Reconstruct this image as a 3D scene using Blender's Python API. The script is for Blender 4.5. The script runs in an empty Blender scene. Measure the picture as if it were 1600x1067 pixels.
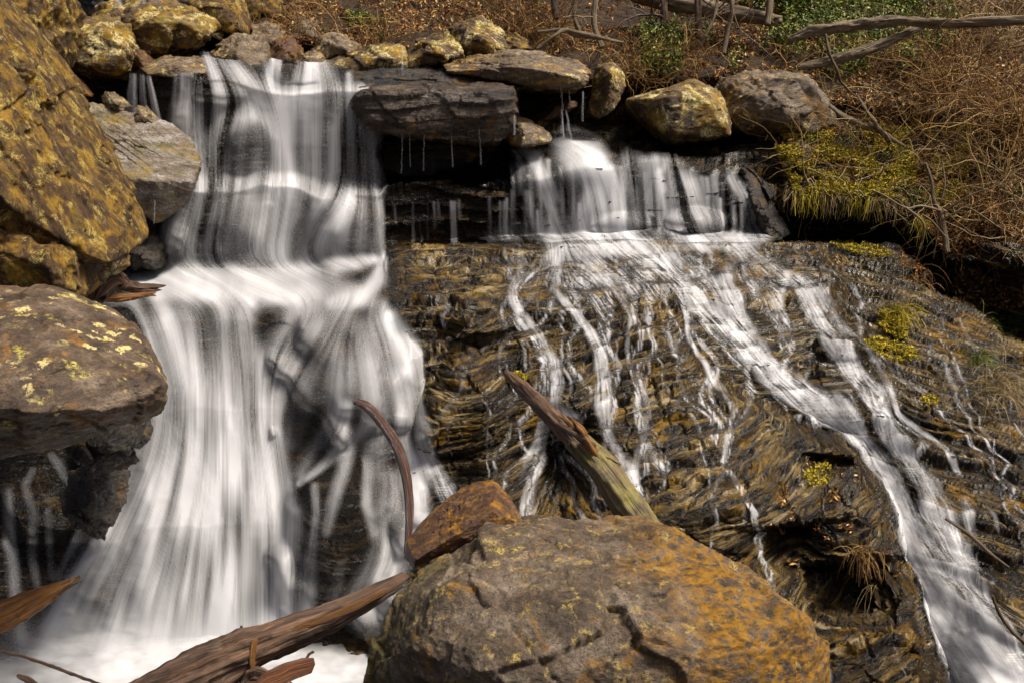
import bpy, bmesh, math, random
import numpy as np
from mathutils import Vector, Matrix

# ------------------------------------------------------------------ camera, sky, sun, exposure
F = 1400.0; PITCH = math.atan((533.5-180)/F); CZ = 4.4
SUN_EL, SUN_AZ = math.radians(60), math.radians(100)      # azimuth clockwise from +Y
sc = bpy.context.scene
COL = sc.collection
cam_d = bpy.data.cameras.new("camera"); cam = bpy.data.objects.new("camera", cam_d); COL.objects.link(cam)
cam.location = (0, 0, CZ); cam.rotation_euler = (math.pi/2-PITCH, 0, 0)
cam_d.sensor_width = 36; cam_d.lens = 36*F/1600; cam_d.clip_end = 2000; cam_d.clip_start = 0.05
sc.camera = cam
W = bpy.data.worlds.new("World"); sc.world = W; W.use_nodes = True
_b = W.node_tree.nodes["Background"]; _s = W.node_tree.nodes.new("ShaderNodeTexSky")
_s.sky_type = 'NISHITA'; _s.sun_disc = False; _s.sun_elevation = SUN_EL; _s.sun_rotation = SUN_AZ
_s.dust_density = 6.0; _s.ozone_density = 0.0; _s.air_density = 0.35
W.node_tree.links.new(_s.outputs[0], _b.inputs[0]); _b.inputs[1].default_value = 0.085
sun_d = bpy.data.lights.new("sun", 'SUN'); sun_d.energy = 3.5; sun_d.angle = math.radians(16); sun_d.color = (1.0, .93, .82)
sun = bpy.data.objects.new("sun", sun_d); COL.objects.link(sun)
_d = Vector((math.sin(SUN_AZ)*math.cos(SUN_EL), math.cos(SUN_AZ)*math.cos(SUN_EL), math.sin(SUN_EL)))
sun.rotation_euler = _d.to_track_quat('Z', 'Y').to_euler()
sc.view_settings.view_transform = 'Standard'; sc.view_settings.look = 'None'; sc.view_settings.exposure = 0.66
sc.view_settings.gamma = 1.0; sc.view_settings.use_curve_mapping = False

rng = np.random.default_rng(7); random.seed(7)
CP, SP = math.cos(PITCH), math.sin(PITCH)
def PW(px, py, Y):
    """world points for picture direction (px,py) at ground distance Y"""
    px = np.asarray(px, float); py = np.asarray(py, float); Y = np.asarray(Y, float)
    a = (px-800)/F; b = (533.5-py)/F
    t = Y/(CP+b*SP)
    return np.stack([a*t, Y+0*px, CZ+t*(-SP+b*CP)], -1)
def P(px, py, Y): return PW(px, py, Y)

# ------------------------------------------------------------------ numpy noise
def _hash(ix, iy, iz, s=0):
    h = (ix.astype(np.int64)*374761393 + iy.astype(np.int64)*668265263 + iz.astype(np.int64)*2147483647 + s*974634777) & 0xffffffff
    h = ((h ^ (h >> 13))*1274126177) & 0xffffffff
    h = ((h ^ (h >> 16))*2246822519) & 0xffffffff
    return ((h ^ (h >> 15)) & 0xffffff).astype(np.float32)/16777215.0
def vnoise(p, s=0):
    """smooth value noise, p (...,3) -> -1..1"""
    i = np.floor(p); f = (p-i).astype(np.float32); f = f*f*f*(f*(f*6-15)+10)
    ix, iy, iz = i[..., 0].astype(np.int64), i[..., 1].astype(np.int64), i[..., 2].astype(np.int64)
    r = 0
    for dx in (0, 1):
        wx = f[..., 0] if dx else 1-f[..., 0]
        for dy in (0, 1):
            wy = f[..., 1] if dy else 1-f[..., 1]
            for dz in (0, 1):
                wz = f[..., 2] if dz else 1-f[..., 2]
                r = r + _hash(ix+dx, iy+dy, iz+dz, s)*wx*wy*wz
    return r*2-1
def fbm(p, o=4, s=0, g=.5):
    a, r, t = 1., 0, 0
    for k in range(o):
        r = r + a*vnoise(p*(2.03**k)+k*17.3, s+k); t += a; a *= g
    return r/t*1.5
def ridged(p, o=4, s=0):
    a, r, t = 1., 0, 0
    for k in range(o):
        r = r + a*(1-np.abs(vnoise(p*(2.1**k)+k*9.1, s+k))*2); t += a; a *= .5
    return r/t
def cells(p, s=0, vec=False):
    """2-D voronoi on p[...,0:2]; returns (edge distance, random per cell)"""
    i = np.floor(p).astype(np.int64); z = i[..., 0]*0
    d1 = np.full(z.shape, 9.); d2 = d1.copy(); idv = np.zeros(z.shape); tl = np.zeros(z.shape)
    for dx in (-1, 0, 1):
        for dy in (-1, 0, 1):
            cx, cy = i[..., 0]+dx, i[..., 1]+dy
            qx = cx+_hash(cx, cy, z, s); qy = cy+_hash(cx, cy, z, s+1)
            d = np.hypot(qx-p[..., 0], qy-p[..., 1]); v = _hash(cx, cy, z, s+2)
            m = d < d1
            if vec: tl = np.where(m, (_hash(cx, cy, z, s+3)-.5)*(p[..., 0]-qx)+(_hash(cx, cy, z, s+4)-.5)*(p[..., 1]-qy), tl)
            d2 = np.where(m, d1, np.minimum(d2, d)); idv = np.where(m, v, idv); d1 = np.where(m, d, d1)
    return (d2-d1, idv, tl) if vec else (d2-d1, idv)
def sstep(a, b, x):
    t = np.clip((x-a)/(b-a), 0, 1); return t*t*(3-2*t)
def blur(a, r, axis):
    r = int(r)
    if r < 1: return a
    for _ in range(2):
        p = np.pad(a, [(r+1, r) if k == axis else (0, 0) for k in range(2)], mode='edge')
        c = np.cumsum(p, axis=axis, dtype=np.float64); n = a.shape[axis]; w = 2*r+1
        a = (np.take(c, range(w, w+n), axis)-np.take(c, range(0, n), axis))/w
    return a

# ------------------------------------------------------------------ object helpers
def tag(o, label=None, cat=None, group=None, kind=None):
    if label: o["label"] = label
    if cat: o["category"] = cat
    if group: o["group"] = group
    if kind: o["kind"] = kind
    return o
def link(name, me, mat=None, parent=None):
    o = bpy.data.objects.new(name, me); COL.objects.link(o)
    if mat: me.materials.append(mat)
    if parent: o.parent = parent
    return o
def empty(name, loc):
    o = bpy.data.objects.new(name, None); COL.objects.link(o); o.location = loc; o.empty_display_size = .1
    return o
def np_mesh(name, co, faces, smooth=True, attrs=None, uv=None):
    """co (N,3), faces (M,k)"""
    me = bpy.data.meshes.new(name); k = faces.shape[1]
    me.vertices.add(len(co)); me.vertices.foreach_set("co", np.ascontiguousarray(co, np.float32).ravel())
    me.loops.add(faces.size); me.loops.foreach_set("vertex_index", np.ascontiguousarray(faces, np.int32).ravel())
    me.polygons.add(len(faces)); me.polygons.foreach_set("loop_start", np.arange(0, faces.size, k, dtype=np.int32))
    me.polygons.foreach_set("loop_total", np.full(len(faces), k, np.int32))
    me.polygons.foreach_set("use_smooth", np.full(len(faces), smooth, bool))
    for n, v in (attrs or {}).items():
        a = me.attributes.new(n, 'FLOAT', 'POINT'); a.data.foreach_set("value", np.ascontiguousarray(v, np.float32).ravel())
    if uv is not None:
        l = me.uv_layers.new(name="UVMap"); l.data.foreach_set("uv", np.ascontiguousarray(uv[faces.ravel()], np.float32).ravel())
    me.update(calc_edges=True); me.validate()
    return me
def grid_faces(ny, nx, keep=None):
    i = np.arange((ny-1)*(nx-1)); r, c = i//(nx-1), i % (nx-1)
    a = r*nx+c; f = np.stack([a, a+nx, a+nx+1, a+1], -1)
    return f if keep is None else f[keep.ravel()]
def compact(co, faces, *arrs):
    u, inv = np.unique(faces.ravel(), return_inverse=True)
    return co[u], inv.reshape(faces.shape), [a[u] for a in arrs]

# ------------------------------------------------------------------ materials
class NT:
    def __init__(s, name):
        s.m = bpy.data.materials.new(name); s.m.use_nodes = True; s.t = s.m.node_tree
        s.out = s.t.nodes["Material Output"]; s.b = s.t.nodes["Principled BSDF"]
    def n(s, ty, **kw):
        x = s.t.nodes.new("ShaderNode"+ty)
        for k, v in kw.items(): setattr(x, k, v)
        return x
    def set(s, node, i, v):
        if v is None: return
        if hasattr(v, "links") or isinstance(v, bpy.types.NodeSocket): s.t.links.new(v, node.inputs[i])
        else: node.inputs[i].default_value = v
    def noise(s, vec, scale, detail=6, rough=.55, dist=0):
        x = s.n("TexNoise"); s.set(x, "Vector", vec); s.set(x, "Scale", scale); s.set(x, "Detail", detail)
        s.set(x, "Roughness", rough); s.set(x, "Distortion", dist); return x.outputs[0]
    def voro(s, vec, scale, out=0, feat='F1', rand=1.0):
        x = s.n("TexVoronoi", feature=feat); s.set(x, "Vector", vec); s.set(x, "Scale", scale); s.set(x, "Randomness", rand); return x.outputs[out]
    def ramp(s, fac, stops):
        x = s.n("ValToRGB"); e = x.color_ramp.elements
        while len(e) < len(stops): e.new(.5)
        for k, (p, c) in enumerate(stops):
            e[k].position = p; e[k].color = (*c, 1) if isinstance(c, tuple) else (c, c, c, 1)
        s.set(x, 0, fac); return x.outputs[0]
    def mix(s, fac, a, b, mode='MIX'):
        x = s.n("Mix", data_type='RGBA', blend_type=mode); s.set(x, 0, fac)
        s.set(x, 6, (*a, 1) if isinstance(a, tuple) else a); s.set(x, 7, (*b, 1) if isinstance(b, tuple) else b); return x.outputs[2]
    def math(s, op, a, b=None, clamp=False):
        x = s.n("Math", operation=op, use_clamp=clamp); s.set(x, 0, a); s.set(x, 1, b); return x.outputs[0]
    def attr(s, n): return s.n("Attribute", attribute_name=n).outputs["Fac"]
    def coord(s, o="Object"): return s.n("TexCoord").outputs[o]
    def mapping(s, vec, scale=(1, 1, 1), rot=(0, 0, 0), loc=(0, 0, 0)):
        x = s.n("Mapping"); s.set(x, 0, vec); x.inputs["Scale"].default_value = scale; x.inputs["Rotation"].default_value = rot
        x.inputs["Location"].default_value = loc; return x.outputs[0]
    def sat(s, c, k, v):
        x = s.n("HueSaturation"); x.inputs["Saturation"].default_value = k; x.inputs["Value"].default_value = v; s.set(x, "Color", c); return x.outputs[0]
    def bump(s, h, strength=.4, dist=.02, norm=None):
        x = s.n("Bump"); s.set(x, "Strength", strength); s.set(x, "Distance", dist); s.set(x, "Height", h); s.set(x, "Normal", norm); return x.outputs[0]
    def nz(s):
        x = s.n("SeparateXYZ"); s.set(x, 0, s.n("NewGeometry").outputs["Normal"]); return x.outputs[2]

def rock_mat(name, dark, mid, light, ochre=None, och=.5, lichen=None, lic=.6, lscale=9, moss=None, mos=.6, rough=(.45, .85),
             grain=(1, 1, 3), rot=(0, 0, 0), scale=1., bump=.5, wet=False, spot=None, cracks=.0, seed=0., side=False, sat=1.12):
    t = NT(name); co = t.mapping(t.coord(), loc=(seed, seed*.7, -seed)); g = t.mapping(co, scale=grain, rot=rot)
    n1 = t.noise(g, 2.2*scale, 8, .62, .4); n2 = t.noise(g, 9*scale, 8, .65); n3 = t.noise(co, 45*scale, 6, .7)
    c = t.ramp(n1, [(.32, dark), (.5, mid), (.66, light)])
    c = t.mix(t.ramp(n2, [(.35, 0.), (.62, 1.)]), t.mix(.62, c, dark), c)
    c = t.mix(.7, c, t.ramp(n3, [(.38, .12), (.52, .9), (.6, 1.)]), 'MULTIPLY')
    n5 = t.noise(co, 130*scale, 3, .6); c = t.mix(.5, c, t.ramp(n5, [(.38, .35), (.55, 1.)]), 'MULTIPLY')
    if ochre:
        m = t.ramp(t.noise(co, 2.9*scale, 7, .68, .6), [(och-.05, 0.), (och+.08, 1.)])
        c = t.mix(t.math('MULTIPLY', m, t.ramp(n2, [(.3, .25), (.6, .95)])), c, ochre)
    if moss:
        m = t.ramp(t.noise(co, 3.3*scale, 8, .7, .3), [(mos-.04, 0.), (mos+.06, 1.)])
        up = t.ramp(t.nz(), [(.0, .25), (.6, 1.)])
        c = t.mix(t.math('MULTIPLY', m, up), c, t.mix(n3, moss, tuple(x*.45 for x in moss)))
    if lichen:
        m1 = t.ramp(t.noise(co, lscale*.45*scale, 7, .72, .3), [(lic-.03, 0.), (lic+.05, 1.)])
        m2 = t.ramp(t.noise(co, lscale*4*scale, 5, .7), [(.42, 0.), (.52, 1.)])
        c = t.mix(t.math('MULTIPLY', m1, m2), c, lichen)
    if spot:
        v = t.voro(t.mix(.2, co, t.noise(co, 14, 5, .75), 'ADD'), spot[1]*scale)
        m = t.math('MULTIPLY', t.ramp(v, [(spot[2], 1.), (spot[2]+.05, 0.)]), t.ramp(t.noise(co, 1.7*scale, 3), [(.46, 0.), (.52, 1.)]))
        c = t.mix(t.math('MULTIPLY', m, t.ramp(n3, [(.40, .15), (.5, 1.)])), c, spot[0])
    if cracks:
        v = t.voro(t.mix(.25, g, t.noise(g, 4, 5, .6), 'ADD'), cracks, 0, 'DISTANCE_TO_EDGE')
        ck = t.ramp(v, [(0., 0.), (.035, 1.)])
    rg = t.ramp(t.noise(co, 6*scale, 6, .7), [(.35, rough[0]), (.65, rough[1])])
    if wet:
        w = t.attr("wet"); c = t.mix(w, c, t.mix(1., c, (.30, .27, .25), 'MULTIPLY'))
        rg = t.mix(w, rg, t.ramp(n3, [(.35, .12), (.7, .42)]))
    h = t.math('ADD', t.math('MULTIPLY', n2, 1.0), t.math('MULTIPLY', n3, .7))
    if cracks: h = t.math('ADD', h, t.math('MULTIPLY', ck, .9))
    h2 = t.noise(g, 22*scale, 8, .7)
    nb = t.bump(h2, bump*.8, .03, t.bump(h, bump, .05))
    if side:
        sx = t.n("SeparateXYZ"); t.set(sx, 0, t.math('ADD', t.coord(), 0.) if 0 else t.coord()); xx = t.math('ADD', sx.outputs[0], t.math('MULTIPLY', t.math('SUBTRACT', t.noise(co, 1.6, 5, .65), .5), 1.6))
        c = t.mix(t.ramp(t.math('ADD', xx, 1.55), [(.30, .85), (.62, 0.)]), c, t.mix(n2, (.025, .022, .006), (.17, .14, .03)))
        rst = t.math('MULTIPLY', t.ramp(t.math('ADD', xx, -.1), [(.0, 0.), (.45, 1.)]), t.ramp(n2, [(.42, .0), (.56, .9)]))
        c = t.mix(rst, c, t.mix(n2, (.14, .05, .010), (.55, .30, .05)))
    t.set(t.b, "Base Color", t.sat(c, sat, 1.0)); t.set(t.b, "Roughness", rg); t.set(t.b, "Normal", nb)
    t.b.inputs["Specular IOR Level"].default_value = .5
    return t.m

def face_mat():
    t = NT("wet_schist"); co = t.coord(); sx = t.n("SeparateXYZ"); t.set(sx, 0, co)
    cb = t.n("CombineXYZ"); t.set(cb, 0, sx.outputs[0]); t.set(cb, 1, t.math('MULTIPLY', sx.outputs[1], .35)); t.set(cb, 2, t.math('MULTIPLY', t.attr("bed"), 13.)); g = cb.outputs[0]
    n1 = t.noise(g, 1.5, 9, .62, .1); n2 = t.noise(g, 4.2, 8, .68, .1); n3 = t.noise(co, 45, 5, .7); n4 = t.noise(g, 13, 5, .7)
    c = t.ramp(n1, [(.38, (.025, .016, .008)), (.48, (.09, .06, .026)), (.58, (.30, .215, .10)), (.67, (.58, .48, .32))])
    c = t.mix(t.ramp(n2, [(.45, 1.), (.53, 0.)]), c, (.008, .006, .004))
    c = t.mix(.6, c, t.ramp(n4, [(.36, .2), (.55, 1.)]), 'MULTIPLY')
    c = t.mix(.45, c, t.ramp(n3, [(.38, .3), (.55, 1.)]), 'MULTIPLY')
    m = t.math('MULTIPLY', t.ramp(t.noise(co, 2.6, 7, .7, .5), [(.55, 0.), (.66, 1.)]), t.ramp(n2, [(.42, .1), (.6, .85)]))
    c = t.mix(m, c, (.40, .215, .03))
    w = t.attr("wet"); c = t.mix(w, c, t.mix(1., c, (.17, .155, .15), 'MULTIPLY'))
    rg = t.mix(w, t.ramp(n4, [(.35, .10), (.65, .42)]), t.ramp(n3, [(.35, .12), (.7, .42)]))
    h = t.math('ADD', n2, t.math('MULTIPLY', n4, .7)); h = t.math('ADD', h, t.math('MULTIPLY', n3, .12))
    t.set(t.b, "Base Color", t.sat(c, 1.25, .95)); t.set(t.b, "Roughness", rg); t.set(t.b, "Normal", t.bump(h, .95, .06))
    return t.m
M_face = face_mat()
M_lichen = rock_mat("lichened_stone", (.025, .012, .005), (.12, .07, .025), (.24, .16, .08), ochre=(.32, .19, .025), och=.54,
                    lichen=(.52, .44, .22), lic=.55, moss=(.20, .16, .02), mos=.58, rough=(.6, .95))
M_bigleft = rock_mat("yellow_lichened_stone", (.022, .009, .004), (.15, .075, .022), (.29, .19, .08), ochre=(.42, .25, .05), och=.54,
                     lichen=(.55, .42, .14), lic=.56, moss=(.24, .17, .01), mos=.60, grain=(3.0, 3.0, .8), rot=(0, .45, 0), rough=(.6, .95), bump=.9, seed=3, scale=1.5)
M_grey = rock_mat("grey_stone", (.035, .022, .012), (.17, .115, .065), (.32, .25, .17), ochre=(.38, .21, .04), och=.59,                  lichen=(.58, .46, .20), lic=.59, rough=(.3, .75), seed=5)
M_ledge = rock_mat("rippled_grey_ledge", (.02, .014, .010), (.14, .10, .07), (.36, .30, .24), ochre=(.30, .15, .03), och=.62, rough=(.15, .5), grain=(1, 1, 6), rot=(0, -.12, 0), seed=12, bump=.9)
M_slab = rock_mat("pale_streaked_stone", (.06, .042, .025), (.26, .21, .16), (.5, .46, .41), ochre=(.22, .15, .03), och=.56,
                  moss=(.10, .10, .02), mos=.6, grain=(.8, 2.5, 3.0), rot=(0, -.55, 0), rough=(.3, .7), seed=8)
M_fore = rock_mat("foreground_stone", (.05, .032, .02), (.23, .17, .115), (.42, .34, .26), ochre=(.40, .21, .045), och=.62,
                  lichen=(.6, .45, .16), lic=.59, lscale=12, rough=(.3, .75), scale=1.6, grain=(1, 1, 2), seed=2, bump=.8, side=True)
M_rust = rock_mat("rusty_stone", (.03, .012, .006), (.13, .06, .025), (.26, .15, .07), ochre=(.4, .2, .03), och=.57,
                  lichen=(.5, .42, .2), lic=.66, rough=(.3, .6), scale=2., grain=(1, 2, 3), seed=4)
M_leftslab = rock_mat("cracked_stone", (.03, .018, .011), (.13, .085, .052), (.28, .21, .15), ochre=(.30, .15, .04), och=.61,
                      rough=(.35, .75), scale=1.3, spot=((.60, .50, .24), 5., .29), cracks=0, seed=6, lichen=(.5, .42, .12), lic=.61)
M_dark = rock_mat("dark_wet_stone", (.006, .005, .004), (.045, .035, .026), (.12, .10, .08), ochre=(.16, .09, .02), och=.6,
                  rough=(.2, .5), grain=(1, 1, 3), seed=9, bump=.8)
M_soil = rock_mat("leafy_soil", (.012, .006, .003), (.06, .028, .009), (.15, .08, .03), ochre=(.10, .10, .01), och=.6, rough=(.8, 1), scale=1.5, bump=1.)

def water_mat():
    t = NT("silky_water"); nt = t.t
    a = t.attr("dens")
    dif = t.n("BsdfDiffuse"); dif.inputs[0].default_value = (.90, .90, .92, 1)
    trl = t.n("BsdfTranslucent"); trl.inputs[0].default_value = (.90, .90, .92, 1)
    mx = t.n("MixShader"); mx.inputs[0].default_value = .4; nt.links.new(dif.outputs[0], mx.inputs[1]); nt.links.new(trl.outputs[0], mx.inputs[2])
    gl = t.n("BsdfGlossy"); gl.inputs["Roughness"].default_value = .3; gl.inputs[0].default_value = (.9, .9, .9, 1)
    m1 = t.n("MixShader"); m1.inputs[0].default_value = .012; nt.links.new(mx.outputs[0], m1.inputs[1]); nt.links.new(gl.outputs[0], m1.inputs[2])
    tr = t.n("BsdfTransparent"); m2 = t.n("MixShader"); nt.links.new(a, m2.inputs[0]); nt.links.new(tr.outputs[0], m2.inputs[1]); nt.links.new(m1.outputs[0], m2.inputs[2])
    nt.links.new(m2.outputs[0], t.out.inputs[0]); nt.nodes.remove(t.b)
    return t.m
M_water = water_mat()
def wood_mat(name, dark, mid, light, moss=None, rough=(.35, .7)):
    t = NT(name); uv = t.mapping(t.coord("UV"), scale=(14, 1.6, 1)); co = t.coord()
    n1 = t.noise(uv, 1.6, 8, .65, .6); n2 = t.noise(uv, 5, 6, .7)
    c = t.ramp(n1, [(.33, dark), (.5, mid), (.68, light)]); c = t.mix(.6, c, t.ramp(n2, [(.35, .2), (.6, 1.)]), 'MULTIPLY')
    c = t.mix(t.ramp(t.noise(co, 5, 4), [(.5, 0.), (.62, .7)]), c, t.mix(.5, dark, light))
    if moss:
        c = t.mix(t.math('MULTIPLY', t.ramp(t.noise(co, 3, 6, .7), [(.42, 0.), (.55, 1.)]), t.ramp(t.nz(), [(0., .2), (.5, .9)])), c, moss)
    t.set(t.b, "Base Color", c); t.set(t.b, "Roughness", t.ramp(n2, [(.3, rough[0]), (.7, rough[1])]))
    t.set(t.b, "Normal", t.bump(t.math('ADD', n1, t.math('MULTIPLY', n2, .5)), .9, .03)); return t.m
M_log = wood_mat("wet_brown_log", (.012, .006, .003), (.09, .045, .022), (.27, .15, .08))
M_logm = wood_mat("mossy_log", (.02, .01, .004), (.10, .06, .02), (.26, .18, .07), moss=(.20, .17, .03))
M_logo = wood_mat("orange_wood", (.05, .018, .004), (.25, .10, .018), (.45, .22, .04))
M_rustw = wood_mat("red_brown_wood", (.03, .010, .004), (.15, .05, .015), (.32, .13, .035))
M_curve = wood_mat("smooth_wet_branch", (.03, .014, .01), (.12, .055, .038), (.22, .13, .10), rough=(.15, .3))
M_bark = wood_mat("grey_tan_bark", (.05, .03, .015), (.2, .14, .08), (.4, .31, .2), rough=(.7, .95))
def leaf_mat(name, stops, rough=.7):
    t = NT(name); c = t.ramp(t.attr("rnd"), stops)
    t.set(t.b, "Base Color", c); t.b.inputs["Roughness"].default_value = rough
    t.b.inputs["Specular IOR Level"].default_value = .25
    return t.m
M_litter = leaf_mat("dead_leaves", [(0., (.025, .010, .004)), (.35, (.11, .045, .012)), (.65, (.32, .14, .03)), (.9, (.58, .32, .08)), (1., (.7, .52, .28))])
M_green = leaf_mat("green_leaves", [(0., (.02, .04, .004)), (.4, (.06, .09, .006)), (.75, (.15, .18, .012)), (1., (.32, .32, .04))], .45)
M_moss = leaf_mat("yellow_moss", [(0., (.05, .045, .004)), (.4, (.24, .19, .01)), (.75, (.55, .44, .02)), (1., (.70, .48, .06))], .8)
M_twig = leaf_mat("bare_twigs", [(0., (.03, .012, .006)), (.45, (.13, .062, .02)), (.8, (.34, .19, .055)), (1., (.60, .40, .15))], .8)
M_pale = leaf_mat("pale_twigs", [(0., (.08, .055, .025)), (.5, (.26, .18, .08)), (1., (.52, .40, .20))], .7)

# ------------------------------------------------------------------ depth of the rock bed: stations across, knots down
ST = {
 -400: [(-40,15),(60,14),(110,13),(160,13),(170,12.8),(290,12.4),(350,12.2),(425,11.9),(470,10.2),(560,9.6),(700,8.9),(850,8.2),(1000,7.7),(1260,7)],
   60: [(-40,15),(60,14),(110,13),(160,13),(170,12.8),(290,12.4),(350,12.2),(425,11.9),(470,10.2),(560,9.5),(700,8.8),(850,8.1),(1000,7.6),(1260,7)],
  185: [(-40,15),(60,14),(112,13),(180,13),(190,12.9),(290,12.3),(350,12.1),(422,11.6),(468,10.0),(540,9.4),(680,8.7),(850,7.9),(1005,7.4),(1260,5.9)],
  235: [(-40,15),(60,14),(95,12.9),(118,12.35),(188,12.45),(290,12.2),(330,12.0),(422,11.5),(468,9.95),(520,9.4),(650,8.7),(830,7.9),(1005,7.35),(1260,5.8)],
  290: [(-40,15),(60,14),(90,12.8),(117,12.3),(168,12.2),(285,11.8),(300,11.4),(420,11.2),(467,9.9),(505,9.5),(640,8.7),(820,7.9),(1005,7.35),(1260,5.7)],
  350: [(-40,15),(60,14),(92,12.8),(124,12.2),(178,12.1),(280,11.8),(298,11.35),(425,11.1),(467,9.9),(505,9.5),(640,8.7),(820,7.9),(1003,7.35),(1260,5.6)],
  440: [(-40,15),(60,14),(97,12.8),(148,12.0),(210,11.9),(283,11.75),(292,11.35),(425,11.1),(469,9.9),(505,9.4),(640,8.7),(820,7.95),(995,7.35),(1260,5.6)],
  520: [(-40,15),(60,14),(100,12.8),(144,11.9),(200,11.85),(298,11.75),(312,11.25),(412,11.05),(472,9.8),(520,9.3),(640,8.6),(820,7.9),(985,7.35),(1260,5.6)],
  592: [(-40,15),(60,14),(112,12.9),(147,12.0),(205,11.95),(299,11.8),(306,11.3),(403,11.1),(478,9.8),(540,9.2),(640,8.6),(820,7.9),(985,7.3),(1260,5.6)],
  606: [(-40,15),(60,14.2),(115,13.2),(150,13.1),(207,13.5),(284,13.1),(290,11.6),(384,11.65),(392,11.15),(500,9.7),(640,8.8),(820,7.9),(985,7.2),(1260,5.7)],
  700: [(-40,15.5),(60,14.5),(115,13.3),(150,13.2),(207,13.6),(280,13.3),(284,11.8),(378,11.9),(384,11.35),(480,9.8),(630,8.8),(810,7.8),(985,7.1),(1260,5.8)],
  770: [(-40,15.5),(60,14.5),(115,13.6),(150,13.5),(207,13.8),(262,13.0),(288,11.8),(376,11.85),(382,11.35),(480,9.7),(630,8.7),(810,7.7),(985,7.0),(1260,5.8)],
  830: [(-40,16),(60,15),(115,14.6),(180,14.5),(218,13.6),(240,12.4),(290,11.75),(374,11.7),(380,11.35),(480,9.7),(630,8.7),(810,7.7),(985,7.0),(1260,5.8)],
  930: [(-40,16),(60,15),(120,14.8),(190,14.6),(220,13.6),(236,12.3),(268,11.75),(370,11.55),(378,11.25),(480,9.7),(630,8.65),(810,7.6),(985,6.9),(1260,5.8)],
 1040: [(-40,16),(60,15),(120,14.6),(195,14.6),(217,13.4),(235,12.6),(258,11.85),(368,11.5),(377,11.2),(480,9.75),(630,8.65),(810,7.6),(985,6.8),(1260,5.8)],
 1130: [(-40,16),(60,15),(120,14.2),(200,14.2),(220,13.2),(240,12.6),(272,11.9),(370,11.6),(377,11.2),(480,9.8),(630,8.65),(810,7.55),(985,6.8),(1260,5.7)],
 1195: [(-40,16),(60,15),(120,13.8),(195,13.2),(222,12.6),(250,12.3),(300,11.95),(372,11.7),(378,11.2),(480,9.9),(630,8.7),(810,7.5),(985,6.7),(1260,5.6)],
 1235: [(-40,16),(60,14.8),(140,13.5),(200,12.7),(240,12.1),(306,11.7),(316,13.2),(370,13.2),(379,11.25),(480,9.9),(630,8.7),(810,7.5),(985,6.6),(1260,5.5)],
 1390: [(-40,16),(60,14.6),(140,13.2),(200,12.5),(240,12.0),(312,11.35),(322,13.0),(372,13.0),(385,11.0),(480,9.9),(630,8.7),(810,7.4),(985,6.5),(1260,5.4)],
 1490: [(-40,15.5),(60,14.3),(140,13.0),(200,12.4),(290,11.6),(405,10.9),(412,12.2),(458,12.2),(468,10.1),(540,9.4),(650,8.5),(810,7.4),(985,6.4),(1260,5.3)],
 1600: [(-40,15.3),(60,14.0),(140,12.8),(200,12.2),(290,11.4),(412,10.3),(418,11.8),(520,11.8),(538,9.5),(590,9.1),(680,8.3),(820,7.3),(985,6.3),(1260,5.2)],
 2050: [(-40,15),(60,13.6),(140,12.4),(200,11.8),(290,11.0),(412,10.0),(440,11.2),(600,10.8),(630,9.2),(680,8.8),(740,8.1),(850,7.2),(985,6.3),(1260,5.1)],
}
SX = np.array(sorted(ST)); SK = np.array([[(y, d+(4.5 if y < 0 else 2.2 if y <= 60 else 1.2 if y <= 140 and x >= 1235 else 0)) for y, d in ST[x]] for x in SX], float)      # (n,14,2)
GX0, GX1, GY0, GY1, GS = -300, 1900, -30, 1240, 2.0
gx = np.arange(GX0, GX1+1, GS); gy = np.arange(GY0, GY1+1, GS)
NX, NY = len(gx), len(gy)
PX, PY = np.meshgrid(gx, gy)
def poly_dist(X, Y, pts, closed=False):
    """distance, signed side (+ right of travel direction in picture)"""
    best = np.full(X.shape, 1e9); side = np.zeros(X.shape)
    for (x0, y0), (x1, y1) in zip(pts[:-1], pts[1:]):
        dx, dy = x1-x0, y1-y0; L = dx*dx+dy*dy
        t = np.clip(((X-x0)*dx+(Y-y0)*dy)/L, 0, 1); ex, ey = X-(x0+t*dx), Y-(y0+t*dy); d = np.hypot(ex, ey)
        m = d < best; best = np.where(m, d, best); side = np.where(m, -np.sign(dx*ey-dy*ex), side)
    return best, side
def in_poly(X, Y, pts):
    c = np.zeros(X.shape, bool); n = len(pts)
    for k in range(n):
        x0, y0 = pts[k]; x1, y1 = pts[(k+1) % n]
        if y0 == y1: continue
        c ^= ((y0 > Y) != (y1 > Y)) & (X < (x1-x0)*(Y-y0)/(y1-y0)+x0)
    return c
RIB = [(1035,470),(1062,490),(1085,560),(1150,600),(1235,648),(1290,672),(1345,700),(1380,760),(1400,810),(1412,880),(1436,925),(1450,980),(1475,1040),(1500,1240)]
RIBP = RIB+[(760,1240),(800,900),(900,700),(960,560)]
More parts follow.
